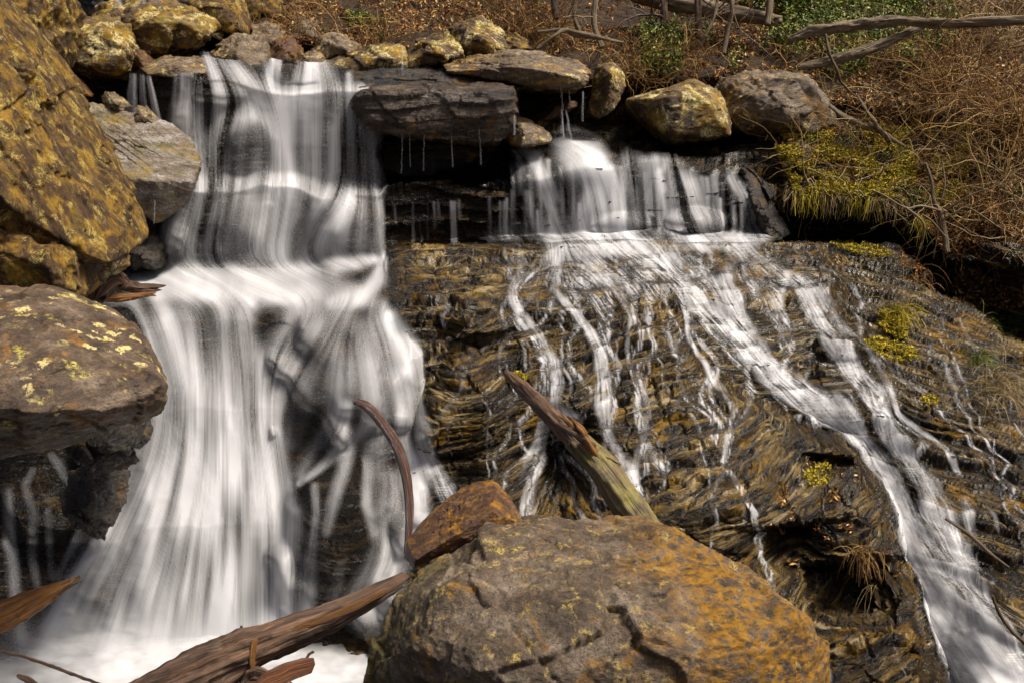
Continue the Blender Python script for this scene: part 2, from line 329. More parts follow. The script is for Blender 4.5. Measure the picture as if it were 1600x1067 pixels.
def bed_depth(PX, PY):
    # wobble the feature lines so that ledges are not ruler-straight
    q = np.stack([PX/60, PY/90, PX*0], -1)
    wob = 5*fbm(q, 3, 50)
    wx = PX + 8*fbm(np.stack([PY/40, PX/80, PX*0+3], -1), 3, 60)
    D = np.zeros(PX.shape)
    idx = np.clip(np.searchsorted(SX, wx)-1, 0, len(SX)-2); f = (wx-SX[idx])/(SX[idx+1]-SX[idx])
    f = f*f*(3-2*f)
    K = SK[idx]*(1-f[..., None, None])+SK[idx+1]*f[..., None, None] if PX.size < 2e5 else None
    out = np.zeros(PX.shape); Yq = PY+wob
    def kn(k, c): return SK[idx, k, c]*(1-f)+SK[idx+1, k, c]*f
    a_y, a_d = kn(0, 0), kn(0, 1); out[:] = a_d
    for k in range(1, SK.shape[1]):
        b_y, b_d = kn(k, 0), kn(k, 1)
        m = Yq >= a_y; t = np.clip((Yq-a_y)/np.maximum(b_y-a_y, .5), 0, 1)
        out = np.where(m, a_d+(b_d-a_d)*t, out); a_y, a_d = b_y, b_d
    D = out; DN = fbm(np.stack([PX/48, PY/52, PX*0+9], -1), 2, 63)
    def dome(cx, cy, rx, ry, amp, p=2., rot=0, e=1.1):
        c, s = math.cos(rot), math.sin(rot); u = ((PX-cx)*c+(PY-cy)*s)/rx; v = (-(PX-cx)*s+(PY-cy)*c)/ry
        r = np.hypot(u, v)*(1+.28*DN); return -amp*np.clip(1-r**p, 0, 1)**e
    D = D + dome(560, 600, 120, 95, .45, 2.4) + dome(530, 850, 105, 150, .45, 2.2, .1) + dome(385, 235, 40, 55, .15) + dome(335, 150, 40, 16, .15)
    D = D + dome(550, 365, 75, 60, .25, 2.5) + dome(370, 350, 50, 55, .15) + dome(470, 118, 60, 22, .25) + dome(250, 370, 40, 40, .3)
    D = D + dome(745, 500, 55, 40, .28, 3, -.3) + dome(440, 490, 55, 22, .1) + dome(90, 800, 90, 60, .4) + dome(150, 680, 45, 70, .6)
    D = D + dome(990, 355, 60, 14, .15) + dome(1080, 350, 55, 18, .25)  + dome(640, 820, 40, 60, .15)
    D = D + dome(1500, 620, 90, 60, .12) + dome(900, 640, 60, 50, .18) + dome(720, 640, 70, 90, .3, 2.2, .5) + dome(1330, 520, 60, 40, .12)
    # the big rib in front of the right-hand stream, its hollows
    d, s = poly_dist(PX, PY, RIB); inn = in_poly(PX, PY, RIBP)
    wl = sstep(820, 1120, PX+.35*(PY-700)); edge = np.where(inn, sstep(0, 26, d), 0)
    deep = sstep(560, 800, PY)
    D = D - inn*edge*wl*(.22+.33*deep)
    D = D + np.where(~inn & (s != 0), .25*np.exp(-(d/40)**2)*sstep(560, 700, PY)*(PX > 1000), 0)
    D = D + inn*.75*np.exp(-((PX-1330)/85)**2)*(sstep(868, 880, PY+.12*(PX-1330))*(1-sstep(950, 1000, PY)))
    D = D + inn*.35*np.exp(-((PX-1230)/55)**2)*(sstep(812, 822, PY+.1*(PX-1230))*(1-sstep(880, 900, PY)))
    D = D + inn*sstep(8, 30, d)*.35*np.exp(-((PX-1310)/50)**4)*(sstep(712, 718, PY-.1*(PX-1330))*(1-sstep(730, 745, PY)))*1
    D = D + .6*np.exp(-((PX-870)/50)**2-((PY-730)/70)**2)
    D = D + .2*np.exp(-((PX-765+.8*(PY-492))/30)**2-((PY-492)/13)**2)
    D = D + 1.0*sstep(560, 700, 800-PY)*0
    return D
D0 = bed_depth(PX, PY)
def grid_normals(V):
    du = np.gradient(V, axis=1); dv = np.gradient(V, axis=0); n = np.cross(dv, du)
    return n/np.maximum(np.linalg.norm(n, axis=-1, keepdims=True), 1e-9)
def strata(V, theta, h, seed, jag=.5, xref=0.):
    x, y, z = V[..., 0], V[..., 1], V[..., 2]
    w = fbm(V*.8, 3, seed)*.9 + jag*fbm(V*np.array([5., 5., 7.]), 4, seed+3)*.5
    s = (z*np.cos(theta) - (x-xref)*np.sin(theta))/h + w*.9
    i = np.floor(s); f = s-i
    hv = _hash(i.astype(np.int64), np.floor(x*1.6+w).astype(np.int64), np.zeros(x.shape, np.int64), seed)
    return (1-f)*(.35+.65*hv)
V0 = PW(PX, PY, D0)
N0 = grid_normals(V0); N0 = np.stack([blur(N0[..., k], 3, 0) for k in range(3)], -1); N0 = np.stack([blur(N0[..., k], 3, 1) for k in range(3)], -1)
N0 /= np.linalg.norm(N0, axis=-1, keepdims=True)
ribm = np.where(in_poly(PX, PY, RIBP), 1., 0.); ribm = blur(blur(ribm, 25, 0), 25, 1)
left = 1-sstep(600, 660, PX+.0*PY)
theta = np.radians(4)+np.radians(30)*ribm*sstep(560, 760, PY)+np.radians(14)*sstep(480, 700, PY)*(1-left)
theta = theta - np.radians(26)*sstep(1330, 1500, PX)
amp = 1-.55*left*sstep(60, 300, 600-PX+200)
c_e, c_v = cells(np.stack([V0[..., 0]*2.2+.4*V0[..., 2], V0[..., 2]*3.2-.3*V0[..., 0]], -1)+.35*np.stack([fbm(V0*2, 3, 5), fbm(V0*2, 3, 6)], -1), 11)
ledge = sstep(150, 230, PY)*(1-sstep(372, 380, PY))*sstep(600, 606, PX)*(1-sstep(1190, 1230, PX))
slab = sstep(374, 384, PY)*(1-left)
def layered(bed, big):
    # schist: long thin shelves that pinch out, at three sizes, in the coordinate across the bedding
    bed = bed+.07*fbm(V0*.7, 2, 40)+.007*fbm(V0*4, 3, 47); x, y = V0[..., 0], V0[..., 1]; n = 0
    n = .022*np.tanh(2.6*fbm(np.stack([x*.8, y*.5, bed*13.], -1), 3, 41, .55))+.008*np.tanh(2.8*fbm(np.stack([x*2.2, y*1.2, bed*36.], -1), 3, 45))
    for h, a, sd, lat in ((.056, .044, 1, .9), (.17, .060, 3, .7), (.45, .07*big, 2, .5)):
        s_ = bed/h+.22*fbm(V0*1.6, 2, sd+50)+.10*fbm(V0*9., 2, sd+55); i_ = np.floor(s_)
        hv = _hash(i_.astype(np.int64), np.floor(x*lat+.6*vnoise(V0*3, sd)).astype(np.int64), np.zeros(x.shape, np.int64), sd)
        n = n+a*(1-(s_-i_))*(.60+.40*hv)
    return n
X_, Z_ = V0[..., 0], V0[..., 2]
bA, bB, bC = Z_-.03*X_, .97*Z_-.20*X_-.07*np.clip(X_-1.6, -1, 2)**2*np.sign(X_-1.6), .96*Z_+.24*X_
jn = 26*fbm(np.stack([PX/45, PY/45, PX*0], -1), 3, 49)
mB = np.clip(sstep(-12, 12, PY-np.interp(PX, [600, 690, 780, 900, 1000, 1060, 1100], [640, 520, 470, 500, 450, 440, 560])+jn)*(1-left), 0, 1)*np.where(in_poly(PX+jn*.3, PY, RIBP) | (PX < 1000), 1., 0)
mC = sstep(-20, 20, PX-np.interp(PY, [370, 500, 700, 900], [1290, 1330, 1400, 1470])+jn)*(PY > 370)
schist = layered(bA, 1.); schist = schist*(1-mB)+layered(bB, .6)*mB; schist = schist*(1-mC)+layered(bC, .8)*mC
BED = bA*(1-mB)+bB*mB; BED = BED*(1-mC)+bC*mC+.03*fbm(V0*2.2, 3, 48)
theta = 0*PX
disp = schist*(.55+.5*slab+.3*ledge)*(.8+.3*sstep(-.4, .4, fbm(V0*1.1, 3, 31)))
disp += .015*(c_v-.5)*sstep(.02, .10, c_e)*mB + .02*fbm(V0*2.0, 2, 21) + .005*ridged(V0*9., 4, 22) + .003*fbm(V0*34., 3, 23)
disp += ribm*.03*ridged(V0*3.5, 3, 24)*sstep(600, 750, PY)
disp += ledge*(.22*strata(V0, 0*theta+.03, .19, 5, .25)-.1)
disp -= .045*sstep(.06, 0, c_e)*(.4+.6*slab)
disp *= amp
DISP = disp
V1 = V0 + N0*(disp-.06)[..., None]

# ------------------------------------------------------------------ water: strokes (x, y, half-width, density)
S = []
def st(*pts): S.append(np.array(pts, float))
# crest and first tier
st((318,84,10,.9),(322,98,22,.9),(328,118,34,.85),(335,150,38,.8),(330,172,40,.75))
st((410,78,3,.5),(425,90,4,.8),(437,102,8,.9)); st((455,100,22,.9),(432,112,20,.8),(414,132,10,.6))
st((475,97,24,1.),(478,115,30,.95),(478,142,34,.95)); st((500,100,15,.9),(512,118,14,.85),(520,142,14,.7)); st((545,118,5,.7),(547,140,7,.6))
st((300,118,14,.55),(296,140,14,.55),(290,168,12,.5)); st((275,118,3,.5),(272,165,3,.4)); st((286,120,3,.5),(284,165,3,.4))
st((345,112,26,.7),(372,128,30,.7),(392,150,22,.55),(396,172,16,.5)); st((370,110,14,.5),(415,132,16,.6),(445,150,14,.8)); st((415,130,14,.4),(430,160,16,.7),(436,200,14,.8))
st((222,104,3,.8),(219,116,5,.8),(208,122,8,.8),(204,145,9,.8),(208,178,7,.5)); st((220,112,6,.7),(222,145,5,.4)); st((231,118,3,.8),(237,150,5,.7),(244,188,5,.4))
# second step
st((290,165,10,.6),(282,172,14,.7),(290,200,26,.55),(300,235,24,.5),(312,275,16,.5)); st((318,170,30,.9),(320,205,24,.6),(315,240,24,.6),(318,285,24,.7))
st((345,165,14,.8),(350,195,12,.7),(338,225,14,.8),(342,285,22,.8)); st((385,172,20,.9),(365,185,18,.8),(350,210,8,.7)); st((400,170,16,.9),(428,185,16,.9),(440,220,12,.8),(446,288,18,.8))
st((375,185,20,.5),(372,230,18,.25),(372,285,22,.35)); st((410,190,14,.5),(412,230,14,.3),(400,290,16,.5)); st((300,225,6,.9),(312,262,8,.9),(318,300,14,.9))
# tall curtain
for x, d, w in ((448,.9,12),(465,.75,12),(484,.9,14),(505,.75,13),(524,.9,13),(543,.6,11),(560,.85,12),(577,.55,8),(592,.5,5)):
    st((x+ (6 if x < 470 else 0),143,w,d),(x-(x < 470)*8,170,w,d*.9),(x-(x < 470)*12+(x > 550)*4,220,w,d*.8),(x-(x < 470)*14+(x > 550)*8,300,w,d*.7))
st((594,150,3,.6),(604,200,3,.5),(612,240,2,.5),(618,284,2,.5))
# third tier
st((312,298,16,1.),(306,318,24,.9),(285,350,28,.75),(272,418,26,.75)); st((330,298,20,1),(325,340,26,.8),(318,418,24,.7)); st((375,292,24,.6),(360,330,24,.5),(350,420,24,.5))
st((420,290,26,1.),(415,330,28,.9),(400,420,28,.8)); st((455,290,20,.9),(450,330,22,.95),(440,360,18,.9),(432,420,24,1.)); st((525,315,22,.9),(500,325,16,.75),(484,370,16,.5),(478,415,14,.5))
st((540,308,16,.9),(540,350,16,.6),(530,410,16,.5)); st((560,308,14,.9),(566,350,12,.6),(562,408,14,.5)); st((585,300,12,.6),(590,345,8,.45),(588,400,10,.6)); st((590,300,5,.5),(596,350,4,.6),(598,395,5,.6))
st((530,345,14,.8),(510,360,14,.8),(500,400,14,.6)); st((245,400,8,.2),(243,420,8,.3))
# pool band
st((220,432,16,.9),(300,445,26,1.),(390,452,28,1.1),(460,462,16,1.)); st((260,425,10,.8),(400,428,14,1.1),(520,418,14,.75),(600,403,7,.9)); st((430,440,24,1.),(520,448,24,.55),(560,462,14,.8))
st((600,408,7,1.),(590,440,14,1.),(565,468,14,1.),(520,474,10,.7)); st((150,478,6,.8),(180,476,10,.8),(205,470,8,.7)); st((190,440,10,.6),(240,452,14,.8),(320,466,14,.9))
# lower fall: left body
st((210,482,12,.8),(222,520,20,.9),(250,580,26,.9),(262,660,22,.8),(225,760,26,.75),(165,870,26,.7),(100,1000,26,.7),(80,1040,30,.9))
st((250,472,16,.6),(262,500,22,.85),(280,560,26,.85),(290,640,28,.9),(270,760,36,.9),(225,880,40,.75),(180,1010,46,.8))
st((300,470,18,.6),(305,510,20,.8),(310,560,24,.8),(315,650,32,1.),(310,760,38,.95),(290,880,44,.85),(270,1010,48,.9))
st((350,465,20,1.),(345,520,18,.8),(350,570,22,.8),(350,650,32,1.1),(355,760,38,1.1),(355,880,40,1.),(350,1010,44,1.))
st((385,470,18,1.),(380,520,16,.9),(395,570,22,1.),(400,650,28,1.15),(415,760,28,1.15),(420,880,30,1.),(420,1000,34,1.))
st((430,560,16,.6),(420,620,14,.8),(432,700,12,.8),(452,780,12,.7),(452,900,12,.8),(450,985,16,.8)); st((235,600,10,.3),(228,680,12,.3),(190,760,14,.6),(140,860,18,.6),(80,980,20,.5))
# lower fall: dome on the right
st((480,470,26,.8),(470,500,26,.6),(440,540,22,.6),(415,590,22,.7)); st((540,475,20,.8),(520,510,24,.6),(490,550,24,.6),(450,600,22,.5),(430,640,16,.4)); st((590,480,14,.8),(600,520,22,.8),(615,560,22,.7),(625,600,18,.75),(640,680,14,.6),(650,760,18,.8))
st((610,500,12,.8),(640,545,14,.9),(652,600,10,.95),(664,670,10,.9),(672,720,14,1.)); st((560,520,24,.5),(575,570,24,.75),(580,620,22,.6),(585,690,20,.45),(590,740,16,.3))
st((530,555,24,.6),(530,600,22,.65),(525,650,18,.45),(490,700,14,.3),(470,740,10,.5)); st((480,590,22,.35),(470,640,20,.35),(455,690,14,.3)); st((540,635,10,.8),(535,670,12,.75),(520,700,12,.5))
st((570,665,10,.7),(545,690,12,.5),(500,730,7,.8),(468,755,5,.8)); st((625,590,14,.6),(628,640,12,.6),(628,700,12,.5))
st((665,715,16,1.),(680,740,18,.95),(700,775,18,.8),(725,820,16,.6)); st((645,725,14,1.),(650,770,18,.95),(650,830,20,.8),(620,880,24,.8),(590,930,30,.8)); st((610,750,16,.5),(605,790,20,.6),(600,840,18,.6),(610,860,22,.7),(580,940,34,.75))
st((545,700,10,.5),(535,740,10,.6),(520,790,10,.6),(510,830,8,.4)); st((492,760,6,.5),(495,800,5,.8),(490,850,6,.9),(482,900,12,.8),(478,960,14,.7)); st((575,720,8,.4),(572,790,8,.5),(585,830,8,.4))
st((465,800,12,.5),(462,880,14,.5),(458,980,18,.6)); st((530,880,10,.12),(520,960,12,.2))
# small falls in the dark gap at left
st((82,712,6,.4),(95,725,8,.5),(105,745,8,.45),(125,770,8,.4),(135,800,5,.3)); st((52,735,5,.3),(40,760,7,.3),(52,800,7,.3),(50,870,7,.35),(62,930,6,.2)); st((12,770,8,.3),(15,830,9,.35),(18,900,10,.35),(25,960,10,.25)); st((75,800,6,.3),(78,850,6,.35),(80,900,5,.2)); st((122,800,4,.5),(128,815,4,.5),(118,840,4,.4),(100,880,4,.2)); st((190,730,8,.3),(180,780,10,.4),(130,850,14,.4),(100,900,14,.4)); st((10,850,8,.4),(20,860,8,.4),(30,960,10,.3),(40,1000,14,.5))
# drips under the leaning slab and ledges
for x, y0, y1 in ((167,280,345),(172,280,350),(183,290,345),(192,292,352),(209,300,350),(240,312,342)): st((x,y0,1.6,.7),(x+1,y1,1.6,.35))
for x, y0, y1, d in ((642,315,385,.45),(655,312,382,.5),(663,318,372,.3),(676,315,352,.3),(683,315,345,.3),(706,314,388,.55),(711,314,386,.5),(718,312,340,.3),(765,308,375,.5),(783,315,378,.4),(794,310,376,.7),(790,315,375,.4),(616,320,350,.3),(802,300,370,.5),(822,300,372,.8),(827,300,340,.4),(840,330,372,.4),(905,320,360,.4),(1100,310,360,.4),(1122,315,372,.75),(1140,320,372,.3),(1010,300,365,.3),(1160,300,340,.3)):
    st((x,y0,1.8,d),(x+1,(y0+y1)/2,1.7,d),(x+2,y1,2.2,d*.7))
for x, y0, y1, d in ((629,70,108,.6),(623,205,245,.3),(640,205,240,.25),(663,205,230,.25),(705,197,225,.4),(748,190,215,.4),(752,192,222,.35),(804,180,210,.5),(876,135,172,.7),(877,172,215,.6),(886,172,222,.45),(889,140,160,.4),(910,145,180,.4),(912,150,175,.3)):
    st((x,y0,1.8,d),(x+1,y1,1.6,d*.7))
# right-hand upper ledge
st((868,228,8,.4),(895,235,20,.5),(925,248,18,.5),(935,256,14,.6)); st((810,240,6,.5),(832,248,10,.6),(842,280,8,.6),(850,300,10,.5),(866,330,6,.6),(872,370,7,.6)); st((845,275,7,.7),(858,290,8,.7),(866,310,8,.5)); st((815,252,4,.5),(815,300,3,.4))
st((900,255,24,.8),(925,270,20,.9),(935,285,18,.95),(940,320,20,.8),(945,374,24,.8)); st((950,276,12,.8),(962,300,9,.7),(968,330,9,.65),(976,374,9,.6)); st((915,262,8,.7),(918,300,7,.5),(910,345,8,.4)); 
st((985,258,14,.5),(985,290,10,.55),(990,320,8,.4),(995,370,6,.3)); st((1010,262,10,.5),(1013,300,6,.5),(1016,340,4,.3)); st((1025,258,10,.5),(1030,290,7,.5),(1040,330,7,.5),(1046,368,8,.4))
st((1045,258,10,.85),(1058,280,14,.9),(1062,310,16,.8),(1065,346,12,.7)); st((1075,290,14,.7),(1085,315,12,.7),(1092,345,10,.6)); st((1060,348,12,.8),(1080,352,22,.85),(1090,374,20,.85)); st((1138,282,5,.9),(1150,300,7,.9),(1163,322,7,.9),(1178,345,11,.7),(1184,374,13,.6)); st((1040,260,4,.7),(1030,275,4,.7),(1036,300,5,.7))
rr = np.random.default_rng(5)
for x in np.arange(806, 1196, 8.):
    x = float(x+rr.normal(0, 2)); y0 = np.interp(x, [806, 900, 1000, 1100, 1195], [250, 262, 264, 270, 300])+rr.uniform(0, 14); k = rr.uniform(.08, .62)*(1 if rr.random() < .75 else .3)
    st((x, y0, 3., k), (x+2, (y0+372)/2, rr.uniform(1.8, 3.5), k*.8), (x+4, 374, rr.uniform(2, 5), k*.6))
RS = len(S)     # from here: thin water running over the big slab
st((930,380,30,.6),(965,385,20,.95),(1005,400,22,1.),(1045,425,20,.95),(1065,455,16,.9),(1090,480,16,1.),(1140,520,16,.95),(1175,555,20,1.1),(1225,600,24,1.15),(1275,635,26,1.1),(1315,655,26,1.1),(1345,700,22,1.),(1385,750,22,1.1),(1420,830,30,1.1),(1450,900,40,1.),(1490,970,46,1.),(1560,1080,56,1.))
st((990,385,18,.4),(1040,405,20,.4),(1100,440,20,.5),(1140,480,18,.7),(1160,520,12,.5))
st((1100,380,16,.5),(1160,395,16,.4),(1200,420,16,.5),(1250,455,20,.7),(1275,500,18,.85),(1300,545,18,.8),(1335,590,16,.9),(1365,625,18,.9),(1380,670,18,.9),(1410,710,20,.8),(1450,760,18,.8),(1475,820,20,.7),(1520,900,16,.6),(1560,990,16,.6))
st((1150,400,16,.4),(1130,450,16,.5),(1160,500,14,.5),(1200,540,10,.4)); st((1230,440,10,.5),(1285,470,14,.6),(1320,520,10,.6),(1370,570,8,.5),(1390,610,6,.7),(1405,650,5,.8),(1440,680,6,.7),(1475,705,6,.7),(1500,740,5,.7))
st((880,382,22,.5),(862,410,16,.6),(840,430,16,.5),(802,448,12,.6),(800,480,7,.7),(825,500,7,.7),(845,530,8,.7),(865,565,10,.8),(868,610,14,.7),(855,650,14,.7),(835,700,14,.8),(820,750,16,.9),(820,820,14,.8))
st((870,430,12,.5),(865,460,9,.6),(890,490,7,.8),(915,515,9,.8),(935,545,12,1.),(945,590,14,.95),(940,630,16,.8),(950,680,12,.5),(985,740,9,.6),(995,800,12,.6))
st((930,430,20,.4),(960,460,12,.4),(985,500,6,.5),(980,550,5,.6),(985,600,5,.5),(1008,630,6,.5),(1012,670,5,.5),(1000,710,8,.4),(990,760,10,.6))
st((1070,490,6,.7),(1075,540,5,.8),(1100,580,6,.7),(1130,610,8,.7),(1145,650,5,.6),(1135,690,7,.6),(1130,730,6,.5),(1110,790,5,.6),(1122,830,5,.5))
st((1245,655,3,.6),(1255,690,3,.4),(1275,710,3,.3)); st((770,530,4,.5),(735,570,5,.5),(722,610,5,.5),(700,640,4,.5),(685,660,4,.4)); st((1478,570,6,.6),(1482,595,8,.6),(1500,620,5,.4),(1520,660,6,.25),(1560,700,12,.2),(1610,760,16,.2))
st((850,640,10,.6),(900,650,12,.6),(915,700,8,.4),(940,790,8,.4)); st((1450,800,14,.6),(1480,830,16,.6),(1500,900,14,.6)); st((1500,790,16,.5),(1510,810,14,.7),(1520,835,8,.5)); st((1540,800,5,.5),(1552,820,5,.6),(1562,850,5,.4)); st((1565,880,7,.5),(1572,910,8,.4))
st((890,400,26,.3),(930,430,26,.3),(960,440,20,.3)); st((1060,383,14,.4),(1130,384,14,.45),(1190,380,12,.5)); st((780,378,20,.3),(840,380,30,.35),(900,378,30,.5)); st((1400,540,6,.3),(1420,575,4,.4),(1430,590,3,.4)); st((706,485,4,.8),(707,500,5,.8),(706,512,6,.6))
st((1480,960,50,.9),(1530,1030,60,1.),(1600,1120,60,1.)); st((1500,860,20,.6),(1535,950,16,.6),(1590,1040,20,.7))
mask = np.zeros(PX.shape); fx = np.zeros(PX.shape); fy = np.full(PX.shape, 1e-3); rmask = np.zeros(PX.shape)
for k, s in enumerate(S):
    acc = np.zeros(PX.shape)
    for (x0, y0, w0, d0), (x1, y1, w1, d1) in zip(s[:-1], s[1:]):
        R = max(w0, w1)*3+24
        i0, i1 = max(int((min(y0, y1)-R-GY0)/GS), 0), min(int((max(y0, y1)+R-GY0)/GS)+1, NY)
        j0, j1 = max(int((min(x0, x1)-R-GX0)/GS), 0), min(int((max(x0, x1)+R-GX0)/GS)+1, NX)
        if i1 <= i0 or j1 <= j0: continue
        X, Y = PX[i0:i1, j0:j1], PY[i0:i1, j0:j1]; dx, dy = x1-x0, y1-y0; L = math.hypot(dx, dy)
        t = np.clip(((X-x0)*dx+(Y-y0)*dy)/L/L, 0, 1); d = np.hypot(X-x0-t*dx, Y-y0-t*dy)
        w = w0+(w1-w0)*t; dn = d0+(d1-d0)*t
        acc[i0:i1, j0:j1] = np.maximum(acc[i0:i1, j0:j1], dn*np.exp(-(d/(w*1.05+.6))**2.6))
        g = np.exp(-(d/(w+8))**2)*dn
        fx[i0:i1, j0:j1] += g*dx/L; fy[i0:i1, j0:j1] += g*dy/L
    mask = 1-(1-np.clip(mask, 0, .995))*(1-np.clip(acc*.85, 0, .99))
    if k >= RS: rmask = np.maximum(rmask, acc)
fl = np.hypot(fx, fy); fx = fx/fl; fy = fy/fl
fx = blur(blur(fx, 5, 0), 4, 1); fy = blur(blur(fy, 5, 0), 4, 1)
slabw = blur(blur(np.where((PY > 378) & (PX > 640), 1., 0.), 6, 0), 6, 1)*sstep(640, 700, PX-.0*PY)
# on the slab the rock relief deflects the flow
dm = blur(blur(DISP, 2, 0), 2, 1); gxx = np.gradient(dm, axis=1); gyy = np.gradient(dm, axis=0)
fx = fx - slabw*gxx*60; fy = fy + .15*slabw
fl = np.hypot(fx, fy)+1e-6; fx /= fl; fy /= fl
def runnels():
    # films of water let loose on the slab find their own way down the relief
    acc = np.zeros(NX*NY); n = 5200
    x = (np.concatenate([rng.normal(1000, 90, n//2), rng.uniform(790, 1260, n//2)])-GX0)/GS; y = (rng.uniform(378, 470, n)-GY0)/GS
    x[:500] = (rng.uniform(1150, 1480, 500)-GX0)/GS; y[:500] = (rng.uniform(420, 640, 500)-GY0)/GS
    mn = blur(blur(rng.standard_normal(PX.shape), 7, 0), 7, 1); mn /= mn.std()
    w = rng.uniform(.4, 1.3, n)
    for k in range(520):
        i = np.clip(y, 0, NY-1).astype(int); j = np.clip(x, 0, NX-1).astype(int)
        vx = -gxx[i, j]*190+.38*mn[i, j]+.12+.30*np.clip((x*GS+GX0-950)/350, -.5, 1.3); vy = .9-np.minimum(gyy[i, j]*20, .5)
        L = np.hypot(vx, vy); x = x+vx/L; y = y+vy/L
        acc += np.bincount(i*NX+j, weights=w, minlength=NX*NY); w = w*.9992
    return acc.reshape(NY, NX)
RUN = runnels(); RUN = .7*RUN+.3*blur(RUN, 1, 1)
def samp(a, ix, iy):
    return a[np.clip(iy, 0, NY-1).astype(np.int32), np.clip(ix, 0, NX-1).astype(np.int32)]
def lic(src, L, step=1.0):
    II, JJ = np.mgrid[0:NY, 0:NX].astype(np.float32); acc = src.copy(); wt = 1.
    for sg in (1, -1):
        x, y = JJ.copy(), II.copy()
        for k in range(L):
            vx = samp(fx, x, y); vy = samp(fy, x, y); x = x+sg*vx*step; y = y+sg*vy*step
            w = 1-k/L; acc = acc+samp(src, x+.5, y+.5)*w; wt += w
    a = acc/wt; return (a-a.mean())/a.std()
n_f = rng.standard_normal(PX.shape); n_c = blur(blur(rng.standard_normal(PX.shape), 2, 1), 2, 0); n_c /= n_c.std()
n_b = blur(blur(rng.standard_normal(PX.shape), 6, 1), 4, 0); n_b /= n_b.std()
L1, L2, L3 = lic(n_f, 34, 1.0), lic(n_c, 50, 1.0), lic(n_b, 40, 1.0)
L1s = lic(n_f, 7, 1.0)
streak = .24*L1+.55*L2+.55*L3
# steepness of the displaced rock: white over the little drops, thin on the treads
ds = blur(DISP, 1, 1); drop = -(np.roll(ds, -3, 0)-np.roll(ds, 1, 0)); drop = drop/(np.abs(drop).mean()+1e-6)
steep = sstep(-.2, 2.2, drop); steep = np.maximum(steep, np.roll(steep, 2, 0)*.9); steep = np.maximum(steep, np.roll(steep, 4, 0)*.7)
selR = ((PX > 640) & (PY < 380))*1.
dens_fall = np.clip(mask**(1.5-.5*selR)*np.clip(.80-.06*(PY < 420)+(.38+.10*(PY < 420)-.22*np.exp(-((PY-447)/22.)**4))*streak, .02, 1.5), 0, 1)
foot = sstep(930, 1008, PY)*(PX < 700); dens_fall = 1-(1-dens_fall)*(1-.85*foot*blur(mask, 6, 1))
rough_edge = sstep(.25, .68, mask+.16*(.5*L2+.5*fbm(np.stack([PX/9, PY/9, PX*0], -1), 3, 80)))
dens_slab = rough_edge*np.clip(mask*(.30+.62*steep+.20*streak+.18*L1s), 0, 1)
big = sstep(560, 700, PY)*sstep(.75, .95, mask)            # the right-hand stream gets thick lower down
dens_slab = dens_slab*(1-big)+big*np.clip(.50+.28*streak+.30*steep, 0, 1)*rough_edge
run = (1-np.exp(-RUN*.06))*sstep(1., 4.5, RUN)
dens_slab = 1-(1-np.clip(dens_slab, 0, 1))*(1-run*(.05+.75*steep*sstep(-.6, .5, L1s+fbm(np.stack([PX/22, PY/22, PX*0], -1), 2, 81))))
dens = np.clip(dens_fall*(1-slabw)+dens_slab*slabw, 0, .97)
rd, _ = poly_dist(PX, PY, RIB); dens = dens*(1-(in_poly(PX, PY, RIBP) & (PX > 1180) & (rd < 75))*sstep(0, 12, rd)*(1-sstep(55, 75, rd)))
dens = np.where(dens < .015, 0, dens)
wetm = np.clip(blur(blur(mask, 8, 0), 8, 1)*(.5+.9*(1-slab))+.12*slab+.8*ledge+.9*left*sstep(60, 120, PY), 0, 1)

# ------------------------------------------------------------------ build rock bed and water meshes
o = link("rock_face", np_mesh("rock_face", V1.reshape(-1, 3), grid_faces(NY, NX), attrs={"wet": wetm, "bed": BED}), M_face); tag(o, kind="structure")
def water_piece(name, sel, off, sm):
    D = D0.copy(); Db = blur(blur(D, sm, 0), 2, 1); D = np.minimum(D, Db)
    mx = np.maximum.reduce([np.roll(DISP, k, 0) for k in (-2, -1, 0, 1, 2)]) if off < .03 else np.maximum.reduce([np.roll(DISP, k, 0) for k in range(-6, 7)])-.012 if off < .045 else DISP
    low = blur(blur(mx, 3 if off < .03 else 9, 0), 2 if off < .03 else 5, 1)
    V = PW(PX, PY, D) + N0*(low-.06+off)[..., None]
    m = (dens > 0) & sel; k = m[:-1, :-1] | m[1:, :-1] | m[:-1, 1:] | m[1:, 1:]; k &= sel[:-1, :-1]
    f = grid_faces(NY, NX, k); co, f, (dv,) = compact(V.reshape(-1, 3), f, dens.ravel())
    o = link(name, np_mesh(name, co, f, attrs={"dens": dv}), M_water); tag(o, kind="structure"); return o
selL = (PX < 640) | ((PX < 760) & (PY > 560)); selU = ~selL & (PY < 386); selS = ~selL & (PY > 374)
water_piece("waterfall", selL, .05, 4)
water_piece("water_curtain", selU, .02+.02, 3)
water_piece("stream_water", selS, .018, 1)
